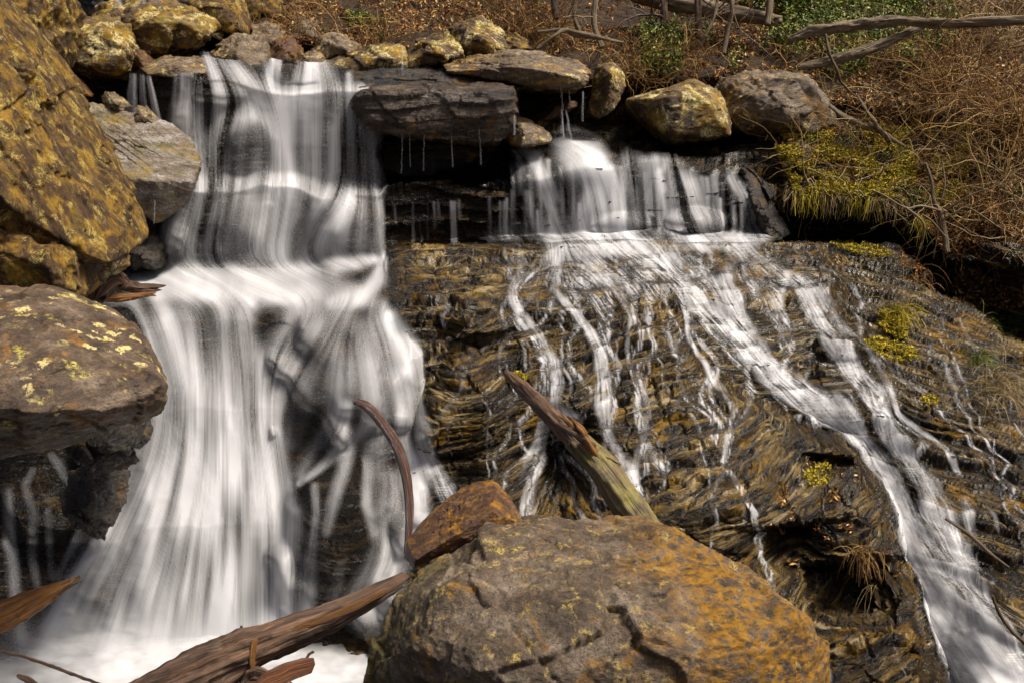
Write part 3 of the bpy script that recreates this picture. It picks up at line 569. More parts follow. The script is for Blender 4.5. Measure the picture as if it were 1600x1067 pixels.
# plunge pool at the foot of the falls: a near-level foamy sheet
def pool():
    xs = np.arange(-260, 1250, 4.); ys = np.arange(950, 1240, 3.); X, Y = np.meshgrid(xs, ys)
    z0 = P(350, 1002, 7.3)[2]
    D = 7.3-(Y-1002)*.0078; B = PW(X, Y, D); t = (z0-CZ)/(B[..., 2]-CZ); V = np.stack([B[..., 0]*t, B[..., 1]*t, np.full(X.shape, z0)], -1)
    V[..., 2] += .02*fbm(V*2.2, 3, 90)+.012*fbm(V*9, 3, 96)
    n = fbm(V*np.array([1.2, 2.5, 1]), 4, 93)
    d = np.clip(.60+.40*n+.12*fbm(V*np.array([5, 12, 1]), 3, 95)-.35*sstep(480, 600, X)*sstep(-.2, .3, fbm(V*1.5, 3, 94)), 0, .97)*sstep(968, 1030, Y+14*n)
    d *= 1-.6*(1-sstep(20, 110, X))*(1-sstep(1020, 1067, Y))
    o = link("plunge_pool", np_mesh("plunge_pool", V.reshape(-1, 3), grid_faces(*X.shape), attrs={"dens": d}), M_water); tag(o, kind="structure")
    g = np.array([[-60, -60, z0-.35], [60, -60, z0-.35], [60, 9, z0-.35], [-60, 9, z0-.35]], float)
    o = link("stream_bed", np_mesh("stream_bed", g, np.array([[0, 1, 2, 3]])), M_dark); tag(o, kind="structure")
pool()
# mist of spray where the fall lands: thin veils set one behind the other
# ------------------------------------------------------------------ hillside behind and to the right
HX = np.arange(-700, 2500, 5.); HY = np.arange(-620, 330, 4.); hX, hY = np.meshgrid(HX, HY)
def hill_depth(X, Y):
    e = np.interp(X, [-700, 0, 200, 420, 700, 950, 1150, 1400, 1600, 2500], [0, 20, 30, 60, 90, 120, 120, 170, 190, 190])
    near = np.interp(X, [-700, 0, 200, 420, 700, 950, 1150, 1300, 1600, 2500], [14.4, 14.4, 15, 14.4, 14.2, 14.0, 13.9, 13.1, 12.2, 11])
    D = near + np.where(Y < e, (e-Y)*.0235, -(Y-e)*.004) + .25*fbm(np.stack([X/110, Y/70, X*0], -1), 4, 70)
    return D + np.where(Y > e, 1.2*sstep(0, 60, Y-e), 0)
hV = PW(hX, hY, hill_depth(hX, hY)); hV[..., 2] += .05*fbm(hV*3, 4, 71)
o = link("hillside", np_mesh("hillside", hV.reshape(-1, 3), grid_faces(*hX.shape)), M_soil); tag(o, kind="structure")

# ------------------------------------------------------------------ boulders
_ico = {}
def ico(n):
    if n not in _ico:
        b = bmesh.new(); bmesh.ops.create_icosphere(b, subdivisions=n, radius=1)
        _ico[n] = (np.array([v.co[:] for v in b.verts]), np.array([[v.index for v in f.verts] for f in b.faces])); b.free()
    v, f = _ico[n]; return v.copy(), f
def hull_planes(pts):
    b = bmesh.new(); [b.verts.new(p) for p in pts]
    bmesh.ops.convex_hull(b, input=b.verts[:]); b.normal_update()
    pl = [(np.array(f.normal[:]), f.normal.dot(f.verts[0].co)) for f in b.faces if f.calc_area() > 1e-7]; b.free()
    return np.array([p[0] for p in pl]), np.array([p[1] for p in pl])
def boulder(name, label, contour, inner, thick, mat, p=22, rel=.05, sub=6, layers=0, ltilt=0., group=None, cat="boulder", fine=1., pits=0, cracks=(), dents=(), bs=.86):
    """contour and inner: (px, py, Y) of corners seen; the unseen back is the contour carried back by thick"""
    C = np.array(contour, float); m = C.mean(0)
    A = P(C[:, 0], C[:, 1], C[:, 2]); mid = A.mean(0); A = mid+(A-mid)*(1.0 if sub > 6 else 1.09)
    bk = mid+(A-mid)*np.array([bs, 1, bs*.95])+np.array([0, thick, -.12*thick])
    pts = [A, bk]
    if len(inner): I = np.array(inner, float); pts.append(P(I[:, 0], I[:, 1], I[:, 2]))
    pts = np.concatenate(pts); c = (pts.min(0)+pts.max(0))/2; ext = (pts.max(0)-pts.min(0))/2
    n, d = hull_planes((pts-c)/ext); d = np.maximum(d, .05)
    _, ui = np.unique(np.round(n, 1), axis=0, return_index=True); n, d = n[ui], d[ui]; p = p*2.2
    rs = np.random.default_rng(int(abs(C[:, :2].sum()))); nc = 4 if sub > 6 else 16; cn = rs.normal(0, 1, (nc, 3)); cn /= np.linalg.norm(cn, axis=1, keepdims=True)
    cd = ((pts-c)/ext@cn.T).max(0)*rs.uniform(.95 if sub > 6 else .84, .97, nc)
    n = np.concatenate([n, cn]); d = np.concatenate([d, cd])
    v, f = ico(sub); q = np.maximum(v@n.T/d, 0); r = 1/(np.sum(q**p, 1)**(1/p))
    V = v*r[:, None]*ext; size = float(np.cbrt(ext.prod())); W_ = (V+c)
    nr = v/ext; nr /= np.linalg.norm(nr, axis=1, keepdims=True)
    k = 1/size; dd = rel*.9*fbm(W_*k*1.5, 4, 100)+rel*.7*ridged(W_*k*2.6, 5, 101)+rel*.4*fbm(W_*k*9, 4, 102)*fine
    e, cv, tl = cells(np.stack([W_[:, 0]*k*1.3+W_[:, 1]*k*.6, W_[:, 2]*k*1.5-W_[:, 1]*k*.5], -1)+.18*np.stack([fbm(W_*k*1.5, 4, 7), fbm(W_*k*1.5, 4, 8)], -1), 103, True)
    e2, cv2, tl2 = cells(np.stack([W_[:, 0]*k*2.9-W_[:, 2]*k*.7, W_[:, 2]*k*2.7+W_[:, 1]*k*1.6], -1)+.15*np.stack([fbm(W_*k*3, 4, 17), fbm(W_*k*3, 4, 18)], -1), 107, True)
    dd += rel*4.5*tl+rel*2.2*tl2+rel*.5*(cv2-.5)*sstep(0, .06, e2)
    dd += rel*1.8*(cv-.5)*sstep(0, .08, e)-rel*.4*sstep(.06, 0, e)
    dd = dd*size*(1.5 if sub < 7 else 1.)
    dd += .010*ridged(W_*14, 3, 104)*fine+.006*fbm(W_*40, 3, 105)*fine
    if layers: dd += layers*strata(W_, ltilt, layers*2.6, 110, .3)
    for poly, dep in dents:
        Q = W_-np.array([0, 0, CZ]); tz = Q[:, 1]*CP-Q[:, 2]*SP; qx = 800+F*Q[:, 0]/tz; qy = 533.5-F*(Q[:, 1]*SP+Q[:, 2]*CP)/tz
        ed, _ = poly_dist(qx, qy, list(poly)+[poly[0]]); ed = ed+6*fbm(W_*6, 3, 130); ins = in_poly(qx, qy, poly) & (v[:, 1] < .3); dd = dd-np.where(ins, dep*sstep(0, 4, ed), 0)
    for poly, w, dep in cracks:
        pc = P(*np.array(poly, float).T)
        for a, b in zip(pc[:-1], pc[1:]):
            ab = b-a; t = np.clip(((W_-a)@ab)/(ab@ab), 0, 1); wob = .02*fbm(W_*12, 3, 120)
            ds_ = np.linalg.norm(W_-a-t[:, None]*ab, axis=1)+wob; dd -= dep*np.exp(-(ds_/w)**2)
    V = V+nr*dd[:, None]
    o = link(name, np_mesh(name, V, f), mat); o.location = c
    tag(o, label, cat, group); return o
B = boulder
# --- foreground
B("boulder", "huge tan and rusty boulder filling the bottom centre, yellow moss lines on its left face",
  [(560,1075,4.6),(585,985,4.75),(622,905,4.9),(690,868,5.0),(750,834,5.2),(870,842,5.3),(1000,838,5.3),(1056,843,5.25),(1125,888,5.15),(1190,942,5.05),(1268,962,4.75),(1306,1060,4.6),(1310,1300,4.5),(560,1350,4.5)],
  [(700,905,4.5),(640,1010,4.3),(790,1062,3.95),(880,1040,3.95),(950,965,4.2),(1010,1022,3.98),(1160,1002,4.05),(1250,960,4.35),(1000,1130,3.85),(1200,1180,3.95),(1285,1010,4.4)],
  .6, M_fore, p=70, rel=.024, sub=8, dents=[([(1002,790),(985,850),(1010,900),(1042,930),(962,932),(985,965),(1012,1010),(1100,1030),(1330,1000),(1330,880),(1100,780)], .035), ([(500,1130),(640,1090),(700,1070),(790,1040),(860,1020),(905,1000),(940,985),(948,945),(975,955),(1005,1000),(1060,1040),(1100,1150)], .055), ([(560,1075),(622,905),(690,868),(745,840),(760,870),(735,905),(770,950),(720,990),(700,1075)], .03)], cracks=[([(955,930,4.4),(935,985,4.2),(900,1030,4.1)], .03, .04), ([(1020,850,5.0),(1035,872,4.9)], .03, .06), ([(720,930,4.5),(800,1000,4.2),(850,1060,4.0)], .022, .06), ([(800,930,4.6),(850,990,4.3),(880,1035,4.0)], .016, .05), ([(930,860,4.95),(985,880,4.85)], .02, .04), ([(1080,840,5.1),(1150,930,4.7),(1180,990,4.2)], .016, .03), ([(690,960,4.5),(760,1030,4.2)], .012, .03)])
B("boulder", "flat reddish brown rock wedged behind the top of the huge tan boulder",
  [(632,868,5.6),(638,842,5.7),(690,795,5.9),(740,768,6.0),(775,763,6.0),(800,785,5.9),(822,822,5.7),(745,846,5.5),(650,884,5.4)], [(770,800,5.55),(712,836,5.4),(648,876,5.35)], .3, M_rust, p=90, rel=.02, sub=7)
B("boulder", "wide cracked slab with yellow lichen under its rim, at the left edge below the crag",
  [(-260,430,6.6),(0,441,6.7),(70,448,6.7),(150,478,6.6),(205,512,6.4),(228,560,6.2),(262,612,5.9),(250,640,5.8),(165,668,5.6),(60,712,5.5),(-150,730,5.4),(-300,700,5.4)],
  [(255,600,5.7),(165,640,5.35),(60,640,5.1),(-100,640,4.9),(90,560,5.4)], .3, M_leftslab, p=60, rel=.018, sub=7, bs=.88,
  cracks=[([(85,480,6.2),(110,500,6.1),(95,525,6.0),(115,560,5.75),(125,590,5.6),(165,615,5.5)], .022, .07), ([(150,480,6.4),(120,500,6.2),(110,500,6.1)], .015, .05), ([(160,640,5.4),(200,610,5.6),(235,600,5.8)], .02, .05)])
# --- the mossy crag at left, in several blocks leaning together
B("boulder", "tall slanting crag of yellow lichened stone at the upper left edge",
  [(-300,-120,8.8),(-60,-60,9.2),(0,60,9.2),(40,110,9.2),(68,170,9.1),(104,240,9.0),(136,310,8.9),(166,360,8.8),(186,400,8.6),(176,418,8.4),(120,400,8.1),(60,330,7.8),(-20,300,7.6),(-300,300,7.4)],
  [(35,180,8.5),(90,300,8.3),(-20,120,8.3),(-100,100,8.0),(150,392,8.3)], 1.2, M_bigleft, p=26, rel=.03, sub=7, layers=.08, ltilt=-.9,
  cracks=[([(60,230,8.3),(105,300,8.2),(140,370,8.3)], .04, .10), ([(20,290,7.8),(80,350,7.9)], .03, .08)])
B("boulder", "rounded dark and yellow block under the foot of the slanting crag",
  [(-200,330,8.0),(-20,310,8.0),(50,330,8.1),(85,370,8.1),(118,410,8.1),(120,450,8.0),(80,468,7.9),(0,455,7.7),(-200,450,7.6)], [(40,400,7.5),(95,430,7.7),(-60,390,7.4)], .8, M_bigleft, p=14, rel=.05, sub=6)
B("boulder", "small dark lichened block between the crag's tip and the driftwood",
  [(92,352,8.5),(130,362,8.5),(170,400,8.6),(176,418,8.6),(150,434,8.5),(115,430,8.4),(92,400,8.4)], [(130,400,8.2)], .5, M_lichen, rel=.05, sub=5)
B("boulder", "yellow mossy rock in the top left corner behind the slanting crag",
  [(-60,-60,10.4),(60,-50,10.6),(90,0,10.6),(92,22,10.6),(72,60,10.4),(76,85,10.3),(50,105,10.2),(0,110,10),(-60,80,10)], [(50,40,10.0),(20,20,9.9)], .8, M_bigleft, rel=.05, sub=6)
B("boulder", "pale tilted slab with streaked wet top, leaning beside the main fall",
  [(80,150,12.2),(120,158,12.1),(185,178,12.0),(255,190,11.9),(298,215,11.7),(316,250,11.5),(312,275,11.3),(300,292,11.2),(290,320,11.1),(246,350,11.1),(238,345,11.2),(160,285,11.0),(145,275,11.0),(110,220,11.4)],
  [(240,292,10.9),(300,282,11.05),(150,276,10.9),(258,284,10.9)], .35, M_slab, p=34, rel=.018, sub=7, layers=.02, ltilt=-.5)
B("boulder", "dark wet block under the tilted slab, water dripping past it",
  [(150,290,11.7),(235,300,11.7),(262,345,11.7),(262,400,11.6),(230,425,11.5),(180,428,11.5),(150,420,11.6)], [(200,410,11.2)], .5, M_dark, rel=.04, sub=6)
B("boulder", "small wet brown rock at the foot of the dark drip wall beside the main fall",
  [(185,375,11.2),(215,368,11.2),(245,372,11.2),(252,400,11.1),(246,418,11),(200,420,11),(182,405,11)], [(215,395,10.8)], .4, M_dark, p=12, rel=.05, sub=5)
# --- row of boulders along the top left
B("boulder", "square boulder freckled with cream lichen, above the tilted slab",
  [(68,108,12.8),(80,70,12.9),(95,33,13.0),(150,28,13.0),(198,32,13.0),(205,70,12.8),(206,92,12.7),(188,118,12.5),(150,120,12.4),(110,112,12.4)], [(110,92,12.2),(150,60,12.3),(195,95,12.3),(150,100,12.15)], .8, M_lichen, rel=.04, sub=6)
B("boulder", "long mossy boulder with overhanging right end, behind the cream freckled one",
  [(148,30,13.6),(155,8,13.6),(210,5,13.7),(262,6,13.7),(300,20,13.6),(324,38,13.5),(320,60,13.2),(270,55,13.1),(225,84,13),(205,82,13),(170,60,13)], [(280,35,12.9),(215,40,12.9)], .8, M_lichen, rel=.05, sub=6)
B("boulder", "small smooth brown wedge of rock just above the tilted slab",
  [(73,118,12.0),(92,110,12.1),(112,118,12.1),(137,150,12.0),(115,148,11.8),(76,138,11.8)], [(100,130,11.7)], .3, M_rust, rel=.03, sub=5)
B("boulder", "little grey rock in the shadow under the cream freckled boulder",
  [(160,160,12.2),(165,143,12.2),(178,146,12.2),(197,165,12.1),(190,176,12.0),(166,172,12.0)], [(180,162,11.9)], .25, M_grey, rel=.05, sub=5)
B("boulder", "small upright stone beside the thin fall left of the crest",
  [(206,182,12.0),(214,164,12.1),(225,166,12.1),(244,188,12.0),(240,192,11.8),(212,190,11.8)], [(222,178,11.8)], .2, M_grey, rel=.05, sub=5)
B("boulder", "orange brown stone squeezed between lichened boulders by the crest",
  [(200,98,12.9),(203,76,12.9),(222,82,12.9),(236,95,12.8),(222,104,12.6)], [(216,90,12.6)], .3, M_rust, rel=.05, sub=5)
B("boulder", "flat wet grey stone at the left end of the crest",
  [(222,104,12.7),(250,90,12.9),(300,88,12.9),(318,96,12.8),(318,118,12.4),(290,120,12.3),(232,116,12.3)], [(270,104,12.35)], .5, M_grey, rel=.02, sub=6)
B("boulder", "golden boulder with smooth face in the top row left of the crest spout",
  [(284,-20,14.6),(345,-30,14.6),(372,-10,14.6),(382,30,14.4),(379,50,14.1),(350,46,13.9),(318,28,13.9),(290,5,14)], [(345,15,13.8)], .8, M_bigleft, p=14, rel=.04, sub=6)
B("boulder", "ochre rock at the top edge over the crest spout",
  [(370,-20,15.4),(430,-25,15.4),(436,10,15.2),(430,32,15),(395,36,14.9),(376,20,15)], [(405,10,14.8)], .7, M_bigleft, rel=.05, sub=5)
B("boulder", "dark rounded rock behind the left crest of the fall",
  [(326,100,13.4),(340,76,13.6),(352,60,13.7),(366,50,13.7),(400,52,13.6),(412,75,13.4),(405,112,13),(372,116,12.9)], [(372,85,12.8)], .5, M_grey, p=12, rel=.05, sub=6)
B("boulder", "pale grey rock behind the spout at the crest",
  [(392,40,14.6),(412,35,14.6),(440,42,14.6),(452,65,14.3),(440,90,14.0),(420,75,13.9),(398,62,14)], [(425,62,13.8)], .6, M_grey, rel=.03, sub=5)
B("boulder", "brown angular rock right of the crest spout",
  [(422,84,13.6),(432,62,13.8),(456,60,13.8),(464,80,13.6),(452,98,13.2),(430,100,13.2)], [(446,80,13.2)], .5, M_rust, rel=.05, sub=5)
B("boulder", "broad brown rock with bare twigs growing over it, above the crest",
  [(445,45,15),(462,26,15.1),(492,28,15.1),(512,48,14.9),(508,66,14.6),(470,68,14.4),(448,60,14.5)], [(480,48,14.3)], .6, M_grey, rel=.05, sub=5)
B("boulder", "sandy brown angular rock behind the right of the crest",
  [(488,82,13.8),(496,58,14),(530,54,14),(556,64,13.9),(564,76,13.7),(545,82,13.4),(510,92,13.3)], [(525,72,13.2)], .6, M_grey, rel=.05, sub=5)
B("boulder", "small brown stone in the foam at the right of the crest",
  [(460,98,13.3),(468,86,13.4),(490,79,13.4),(504,86,13.3),(507,100,13),(480,104,12.9)], [(485,90,13)], .3, M_grey, rel=.05, sub=5)
B("boulder", "big dull grey boulder at the top edge behind the shrubs",
  [(535,40,16.5),(545,0,16.6),(560,-40,16.7),(600,-30,16.6),(602,20,16.4),(598,45,16),(565,52,15.9)], [(570,15,15.8)], .8, M_grey, rel=.05, sub=5)
B("boulder", "smooth humped boulder with a dark hollow under it, right of the crest",
  [(506,101,13.2),(540,92,13.4),(575,74,13.5),(620,70,13.5),(634,76,13.4),(634,104,13),(600,110,12.9),(540,118,12.8)], [(575,92,12.8),(610,86,12.8)], .7, M_lichen, p=14, rel=.03, sub=6)
B("boulder", "dark boulder with a bright lichened corner, joined by the thin trickle",
  [(634,84,13.4),(640,70,13.5),(672,62,13.5),(702,56,13.5),(714,70,13.3),(720,86,13.2),(700,98,12.9),(672,100,12.8),(636,106,12.9)], [(672,80,12.8),(700,86,12.75)], .7, M_lichen, rel=.04, sub=6)
B("boulder", "peaked green mossy boulder on the skyline of the ledge",
  [(698,50,14.4),(712,38,14.5),(742,27,14.5),(758,30,14.4),(780,50,14.2),(792,80,13.8),(766,84,13.6),(720,78,13.6)], [(728,46,13.6),(760,62,13.5)], .8, M_lichen, rel=.04, sub=6)
B("boulder", "low mossy lump beside the peaked green boulder",
  [(784,62,14.5),(800,54,14.5),(822,60,14.4),(828,78,14),(800,84,13.8),(786,78,13.9)], [(805,70,13.8)], .5, M_bigleft, rel=.05, sub=5)
B("boulder", "long low slab with a blue grey snout, spanning over the black hollow",
  [(688,101,13.0),(740,90,13.1),(800,80,13.2),(840,82,13.1),(900,95,12.9),(922,112,12.7),(916,134,12.4),(872,132,12.3),(800,124,12.3),(740,118,12.4),(700,112,12.5)], [(800,104,12.2),(860,112,12.1),(900,120,12.15)], 1.0, M_grey, rel=.02, sub=7, layers=.03)
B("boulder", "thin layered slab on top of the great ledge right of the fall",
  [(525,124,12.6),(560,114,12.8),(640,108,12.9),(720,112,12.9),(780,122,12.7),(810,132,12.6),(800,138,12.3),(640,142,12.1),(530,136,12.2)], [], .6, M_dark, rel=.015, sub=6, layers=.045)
B("boulder", "great overhanging ledge block with rippled pale front, right of the tall curtain",
  [(552,138,12.7),(640,131,12.8),(740,128,12.8),(798,130,12.7),(808,146,12.3),(802,198,12.0),(773,222,11.85),(748,196,11.75),(700,206,11.75),(640,210,11.75),(578,196,11.8),(550,168,12.0)],
  [(560,148,11.75),(700,148,11.6),(799,144,11.6),(772,186,11.62),(640,200,11.65),(590,190,11.7)], .9, M_ledge, p=60, rel=.02, sub=7, layers=.055, ltilt=.12, bs=1.)
B("boulder", "small pointed grey rock below the right end of the great ledge",
  [(795,224,12.2),(798,190,12.4),(808,184,12.4),(840,196,12.3),(861,214,12.1),(858,222,12.0),(815,228,11.9)], [(820,205,11.95)], .4, M_grey, rel=.02, sub=6)
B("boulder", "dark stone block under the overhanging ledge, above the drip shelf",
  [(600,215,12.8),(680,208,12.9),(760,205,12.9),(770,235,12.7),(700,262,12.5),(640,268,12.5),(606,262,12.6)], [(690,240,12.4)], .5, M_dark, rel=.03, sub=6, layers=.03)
B("boulder", "flake of brown rock jammed in the black hollow, crossed by trickles",
  [(838,182,13.2),(850,170,13.3),(880,158,13.3),(900,158,13.3),(902,166,13.1),(870,178,12.9),(850,188,12.9)], [(870,168,12.9)], .3, M_rust, rel=.03, sub=5)
B("boulder", "upright golden stone standing at the right end of the hollow",
  [(926,172,12.8),(930,130,12.9),(936,100,13.0),(956,96,13.1),(975,108,13.0),(974,140,12.7),(958,168,12.5),(940,180,12.5)], [(948,120,12.6),(958,118,12.5)], .6, M_lichen, rel=.03, sub=6)
B("boulder", "blocky boulder with pale green lichened face and bright top edge",
  [(984,160,13.0),(1010,148,13.1),(1060,132,13.1),(1088,127,13.1),(1120,150,12.8),(1142,190,12.5),(1138,208,12.4),(1058,222,12.2),(1046,205,12.2),(1040,180,12.3),(1000,176,12.8)], [(1044,152,12.3),(1090,142,12.3),(1130,185,12.2)], .9, M_lichen, p=34, rel=.02, sub=6)
B("boulder", "big grey boulder with a yellow mossy right ridge, below the fallen logs",
  [(1118,160,13.3),(1135,125,13.4),(1180,114,13.4),(1230,116,13.3),(1262,122,13.2),(1290,160,12.9),(1300,186,12.6),(1270,205,12.4),(1200,205,12.5),(1140,196,12.7)], [(1180,150,12.5),(1240,135,12.5),(1255,190,12.2)], 1.0, M_grey, rel=.03, sub=6)
B("boulder", "leaning mossy slab plate at the right end of the ledge cascades",
  [(1160,262,12.0),(1180,270,12.0),(1236,372,11.6),(1232,380,11.4),(1200,372,11.4),(1178,320,11.6)], [(1200,340,11.4)], .5, M_dark, rel=.05, sub=6)
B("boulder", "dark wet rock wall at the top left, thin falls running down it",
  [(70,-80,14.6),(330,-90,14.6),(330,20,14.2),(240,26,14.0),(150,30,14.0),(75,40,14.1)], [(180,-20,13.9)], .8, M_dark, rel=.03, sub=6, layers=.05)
# --- wet rocks standing in the dark gap at bottom left
for lab, c in (("shiny black wet rock under the rim of the cracked slab, beside the main fall", [(104,690,6.9),(125,655,7.1),(165,650,7.1),(200,650,7.0),(205,690,6.8),(196,720,6.7),(160,740,6.7),(120,715,6.7)]),
               ("brown wet rock with an orange fleck, low beside the left edge of the main fall", [(112,740,7.4),(140,728,7.4),(170,745,7.4),(172,800,7.2),(150,850,7.1),(125,830,7.1),(108,780,7.2)])):
    B("boulder", lab, c, [(sum(q[0] for q in c)/len(c), sum(q[1] for q in c)/len(c), min(q[2] for q in c)-.15)], .4, M_dark, p=10, rel=.06, sub=6)

# ------------------------------------------------------------------ tubes: logs, branches, twigs
def smooth_path(pts, n):
    pts = np.array(pts, float); m = len(pts); t = np.linspace(0, m-1, n); i = np.minimum(t.astype(int), m-2); f = (t-i)[:, None]
    g = lambda k: pts[np.clip(k, 0, m-1)]
    a, b, c, d = g(i-1), g(i), g(i+1), g(i+2)
    return .5*((2*b)+(-a+c)*f+(2*a-5*b+4*c-d)*f**2+(-a+3*b-3*c+d)*f**3)
def frames(path):
    T = np.gradient(path, axis=0); T /= np.linalg.norm(T, axis=1, keepdims=True)+1e-9
    ref = np.array([.13, .97, .2]) if abs(T.mean(0)[1]) < .8 else np.array([0, .1, 1.])
    A = np.cross(T, ref); A /= np.linalg.norm(A, axis=1, keepdims=True)+1e-9; return T, A, np.cross(T, A)
def log_mesh(name, path, rad, segs=32, rings=110, rough=.16, jag=.5, seed=0, flat=1.):
    pa = smooth_path(path, rings); r = np.interp(np.linspace(0, 1, rings), np.linspace(0, 1, len(rad)), rad)
    T, A, Bn = frames(pa); th = np.linspace(0, 2*np.pi, segs+1)[None]; tt = np.linspace(0, 1, rings)[:, None]
    L = np.linalg.norm(np.diff(pa, axis=0), axis=1).sum(); rm = float(np.mean(rad))
    q = np.stack([np.cos(th)+0*tt, np.sin(th)+0*tt, tt*L/rm*.22+0*th], -1)+seed*3.1
    fur = np.stack([np.cos(th)*4+0*tt, np.sin(th)*4+0*tt, tt*L/rm*.25+0*th], -1)+seed
    R = r[:, None]*(1+rough*1.4*fbm(q, 4, 200+seed)+rough*1.3*ridged(fur, 4, 210+seed)+rough*1.2*np.exp(-((th-2.2-seed)/.35)**2-((tt-.4)/.03)**2)-rough*.3)
    push = jag*rm*vnoise(np.stack([np.cos(th)*2.3, np.sin(th)*2.3, th*0+seed], -1), 5)*2
    ends = np.exp(-tt*L/rm/1.5)*-1+np.exp(-(1-tt)*L/rm/1.5)
    V = pa[:, None]+A[:, None]*(R*np.cos(th))[..., None]+Bn[:, None]*(R*np.sin(th)*flat)[..., None]+T[:, None]*(ends*push)[..., None]
    uv = np.stack([th/(2*np.pi)+0*tt, tt*L+0*th], -1).reshape(-1, 2); n = rings*(segs+1)
    f = grid_faces(rings, segs+1); V = V.reshape(-1, 3)
    c0, c1 = pa[0]+T[0]*.3*rm, pa[-1]-T[-1]*.3*rm; V = np.concatenate([V, [c0, c1]]); uv = np.concatenate([uv, [[.5, 0], [.5, L]]])
    a = np.arange(segs); f0 = np.stack([a, a+1, a*0+n, a*0+n], -1); b = (rings-1)*(segs+1)+a; f1 = np.stack([b+1, b, a*0+n+1, a*0+n+1], -1)
    f0[:, 3] = f0[:, 2]; me_f = np.concatenate([f, f0[:, [0, 1, 2, 2]], f1[:, [0, 1, 2, 2]]])
    # caps as triangles: build with from_pydata for safety
    me = bpy.data.meshes.new(name); me.from_pydata(V.tolist(), [], f.tolist()+f0[:, :3].tolist()+f1[:, :3].tolist())
    l = me.uv_layers.new(name="UVMap"); vi = np.empty(len(me.loops), np.int32); me.loops.foreach_get("vertex_index", vi)
    l.data.foreach_set("uv", uv[vi].astype(np.float32).ravel()); me.polygons.foreach_set("use_smooth", [True]*len(me.polygons)); me.update()
    return me
def pp(*a): return [tuple(P(*q)) for q in a]
def log(name, label, path, rad, mat, cat="log", parent=None, **kw):
    base = Vector(path[0]) if parent is None else Vector((0, 0, 0))
    me = log_mesh(name, path, rad, **kw); me.transform(Matrix.Translation(-base)); o = link(name, me, mat, parent)
    if parent is None: o.location = base; tag(o, label, cat)
    return o
def twig_mesh(name, lines, sides=4, rnd=None):
    cos, fs, rn, off = [], [], [], 0
    an = np.arange(sides)*2*np.pi/sides; ca, sa = np.cos(an)[None, :, None], np.sin(an)[None, :, None]
    for pts, r0, r1 in lines:
        pts = np.asarray(pts, float); n = len(pts); T, A, Bn = frames(pts); r = np.linspace(r0, r1, n)[:, None, None]
        V = pts[:, None]+(A[:, None]*ca+Bn[:, None]*sa)*r; cos.append(V.reshape(-1, 3))
        i = np.arange((n-1)*sides); a, b = i//sides, i % sides; b2 = (b+1) % sides
        fs.append(np.stack([a*sides+b, a*sides+b2, (a+1)*sides+b2, (a+1)*sides+b], -1)+off)
        rn.append(np.full(n*sides, random.random())); off += n*sides
    return np_mesh(name, np.concatenate(cos), np.concatenate(fs), attrs={"rnd": np.concatenate(rn)})
def crooked(p, d, L, n=9, kink=.25, droop=.1):
    p = np.array(p, float); d = np.array(d, float); d /= np.linalg.norm(d); out = [p.copy()]
    for k in range(n-1):
        d = d+rng.normal(0, kink, 3); d[2] -= droop; d /= np.linalg.norm(d); p = p+d*L/(n-1); out.append(p.copy())
    return np.array(out)
def branchy(p, d, L, r, depth, out, kink=.2, droop=.04, nb=4, n=9):
    pts = crooked(p, d, L, n, kink, droop); out.append((pts, r, r*.35))
    if depth > 0:
        for k in range(nb):
            i = random.randint(1, n-2); t = pts[i+1]-pts[i]; t /= np.linalg.norm(t)
            branchy(pts[i], t+rng.normal(0, .65, 3), L*random.uniform(.35, .65), r*(1-i/n)*.7+.001, depth-1, out, kink*1.15, droop, nb, n)
    return out

# logs and sticks
L0 = empty("fallen_log", P(330, 1045, 4.35)); tag(L0, "wet brown log leaning across the pool onto the huge tan boulder", "log"); o0 = Vector(L0.location)
def rel(path): return [tuple(Vector(q)-o0) for q in path]
log("trunk", None, rel(pp((150,1135,4.1),(230,1085,4.2),(330,1040,4.35),(420,1003,4.5),(520,962,4.7),(620,912,4.95))), [.085,.105,.115,.10,.085,.045], M_log, parent=L0, rough=.2, segs=48, rings=200)
log("splinter", None, rel(pp((398,1000,4.4),(394,1030,4.35),(396,1075,4.3))), [.018,.016,.01], M_logo, parent=L0, segs=10, rings=20)
log("twig", None, rel(pp((377,978,4.45),(381,992,4.45),(387,1004,4.45))), [.006,.008,.01], M_log, parent=L0, segs=8, rings=14)
log("bark_strip", None, rel(pp((455,985,4.5),(540,955,4.65),(600,925,4.8))), [.02,.03,.02], M_logo, parent=L0, segs=12, rings=40, flat=.4)
log("driftwood", "broken orange chunk of driftwood under the leaning log at the bottom edge", pp((395,1095,4.05),(420,1068,4.1),(446,1050,4.18),(478,1040,4.25)), [.055,.06,.055,.045], M_rustw, rough=.12, jag=.5, segs=8, cat="driftwood")
log("driftwood", "ragged dark root mass below the leaning log by the orange chunk", pp((380,1085,4.1),(400,1062,4.15),(440,1075,4.1)), [.03,.05,.03], M_log, rough=.4, jag=1., cat="driftwood", seed=3)
log("stick", "short dark stick poking out of the foam between log and boulder", pp((478,1030,4.9),(483,1022,4.95),(489,1018,5.0)), [.008,.01,.009], M_log, segs=8, rings=12, cat="stick")
log("broken_log", "broken orange topped log jutting in from the left edge", pp((-120,1010,5.6),(-20,975,5.8),(40,945,6.0),(100,915,6.2)), [.10,.10,.085,.035], M_logo, rough=.25, jag=1.2, seed=5)
log("stick", "thin dark stick curving over the pool at the bottom left", pp((-20,1015,4.6),(15,1019,4.6),(80,1040,4.5),(150,1066,4.4),(200,1080,4.4)), [.007,.008,.009,.007,.006], M_log, segs=8, rings=60, cat="stick", rough=.3)
log("stick", "dark stub of wood at the very bottom left corner", pp((29,1056,4.2),(45,1062,4.2),(70,1085,4.1)), [.01,.016,.02], M_log, segs=10, rings=20, cat="stick")
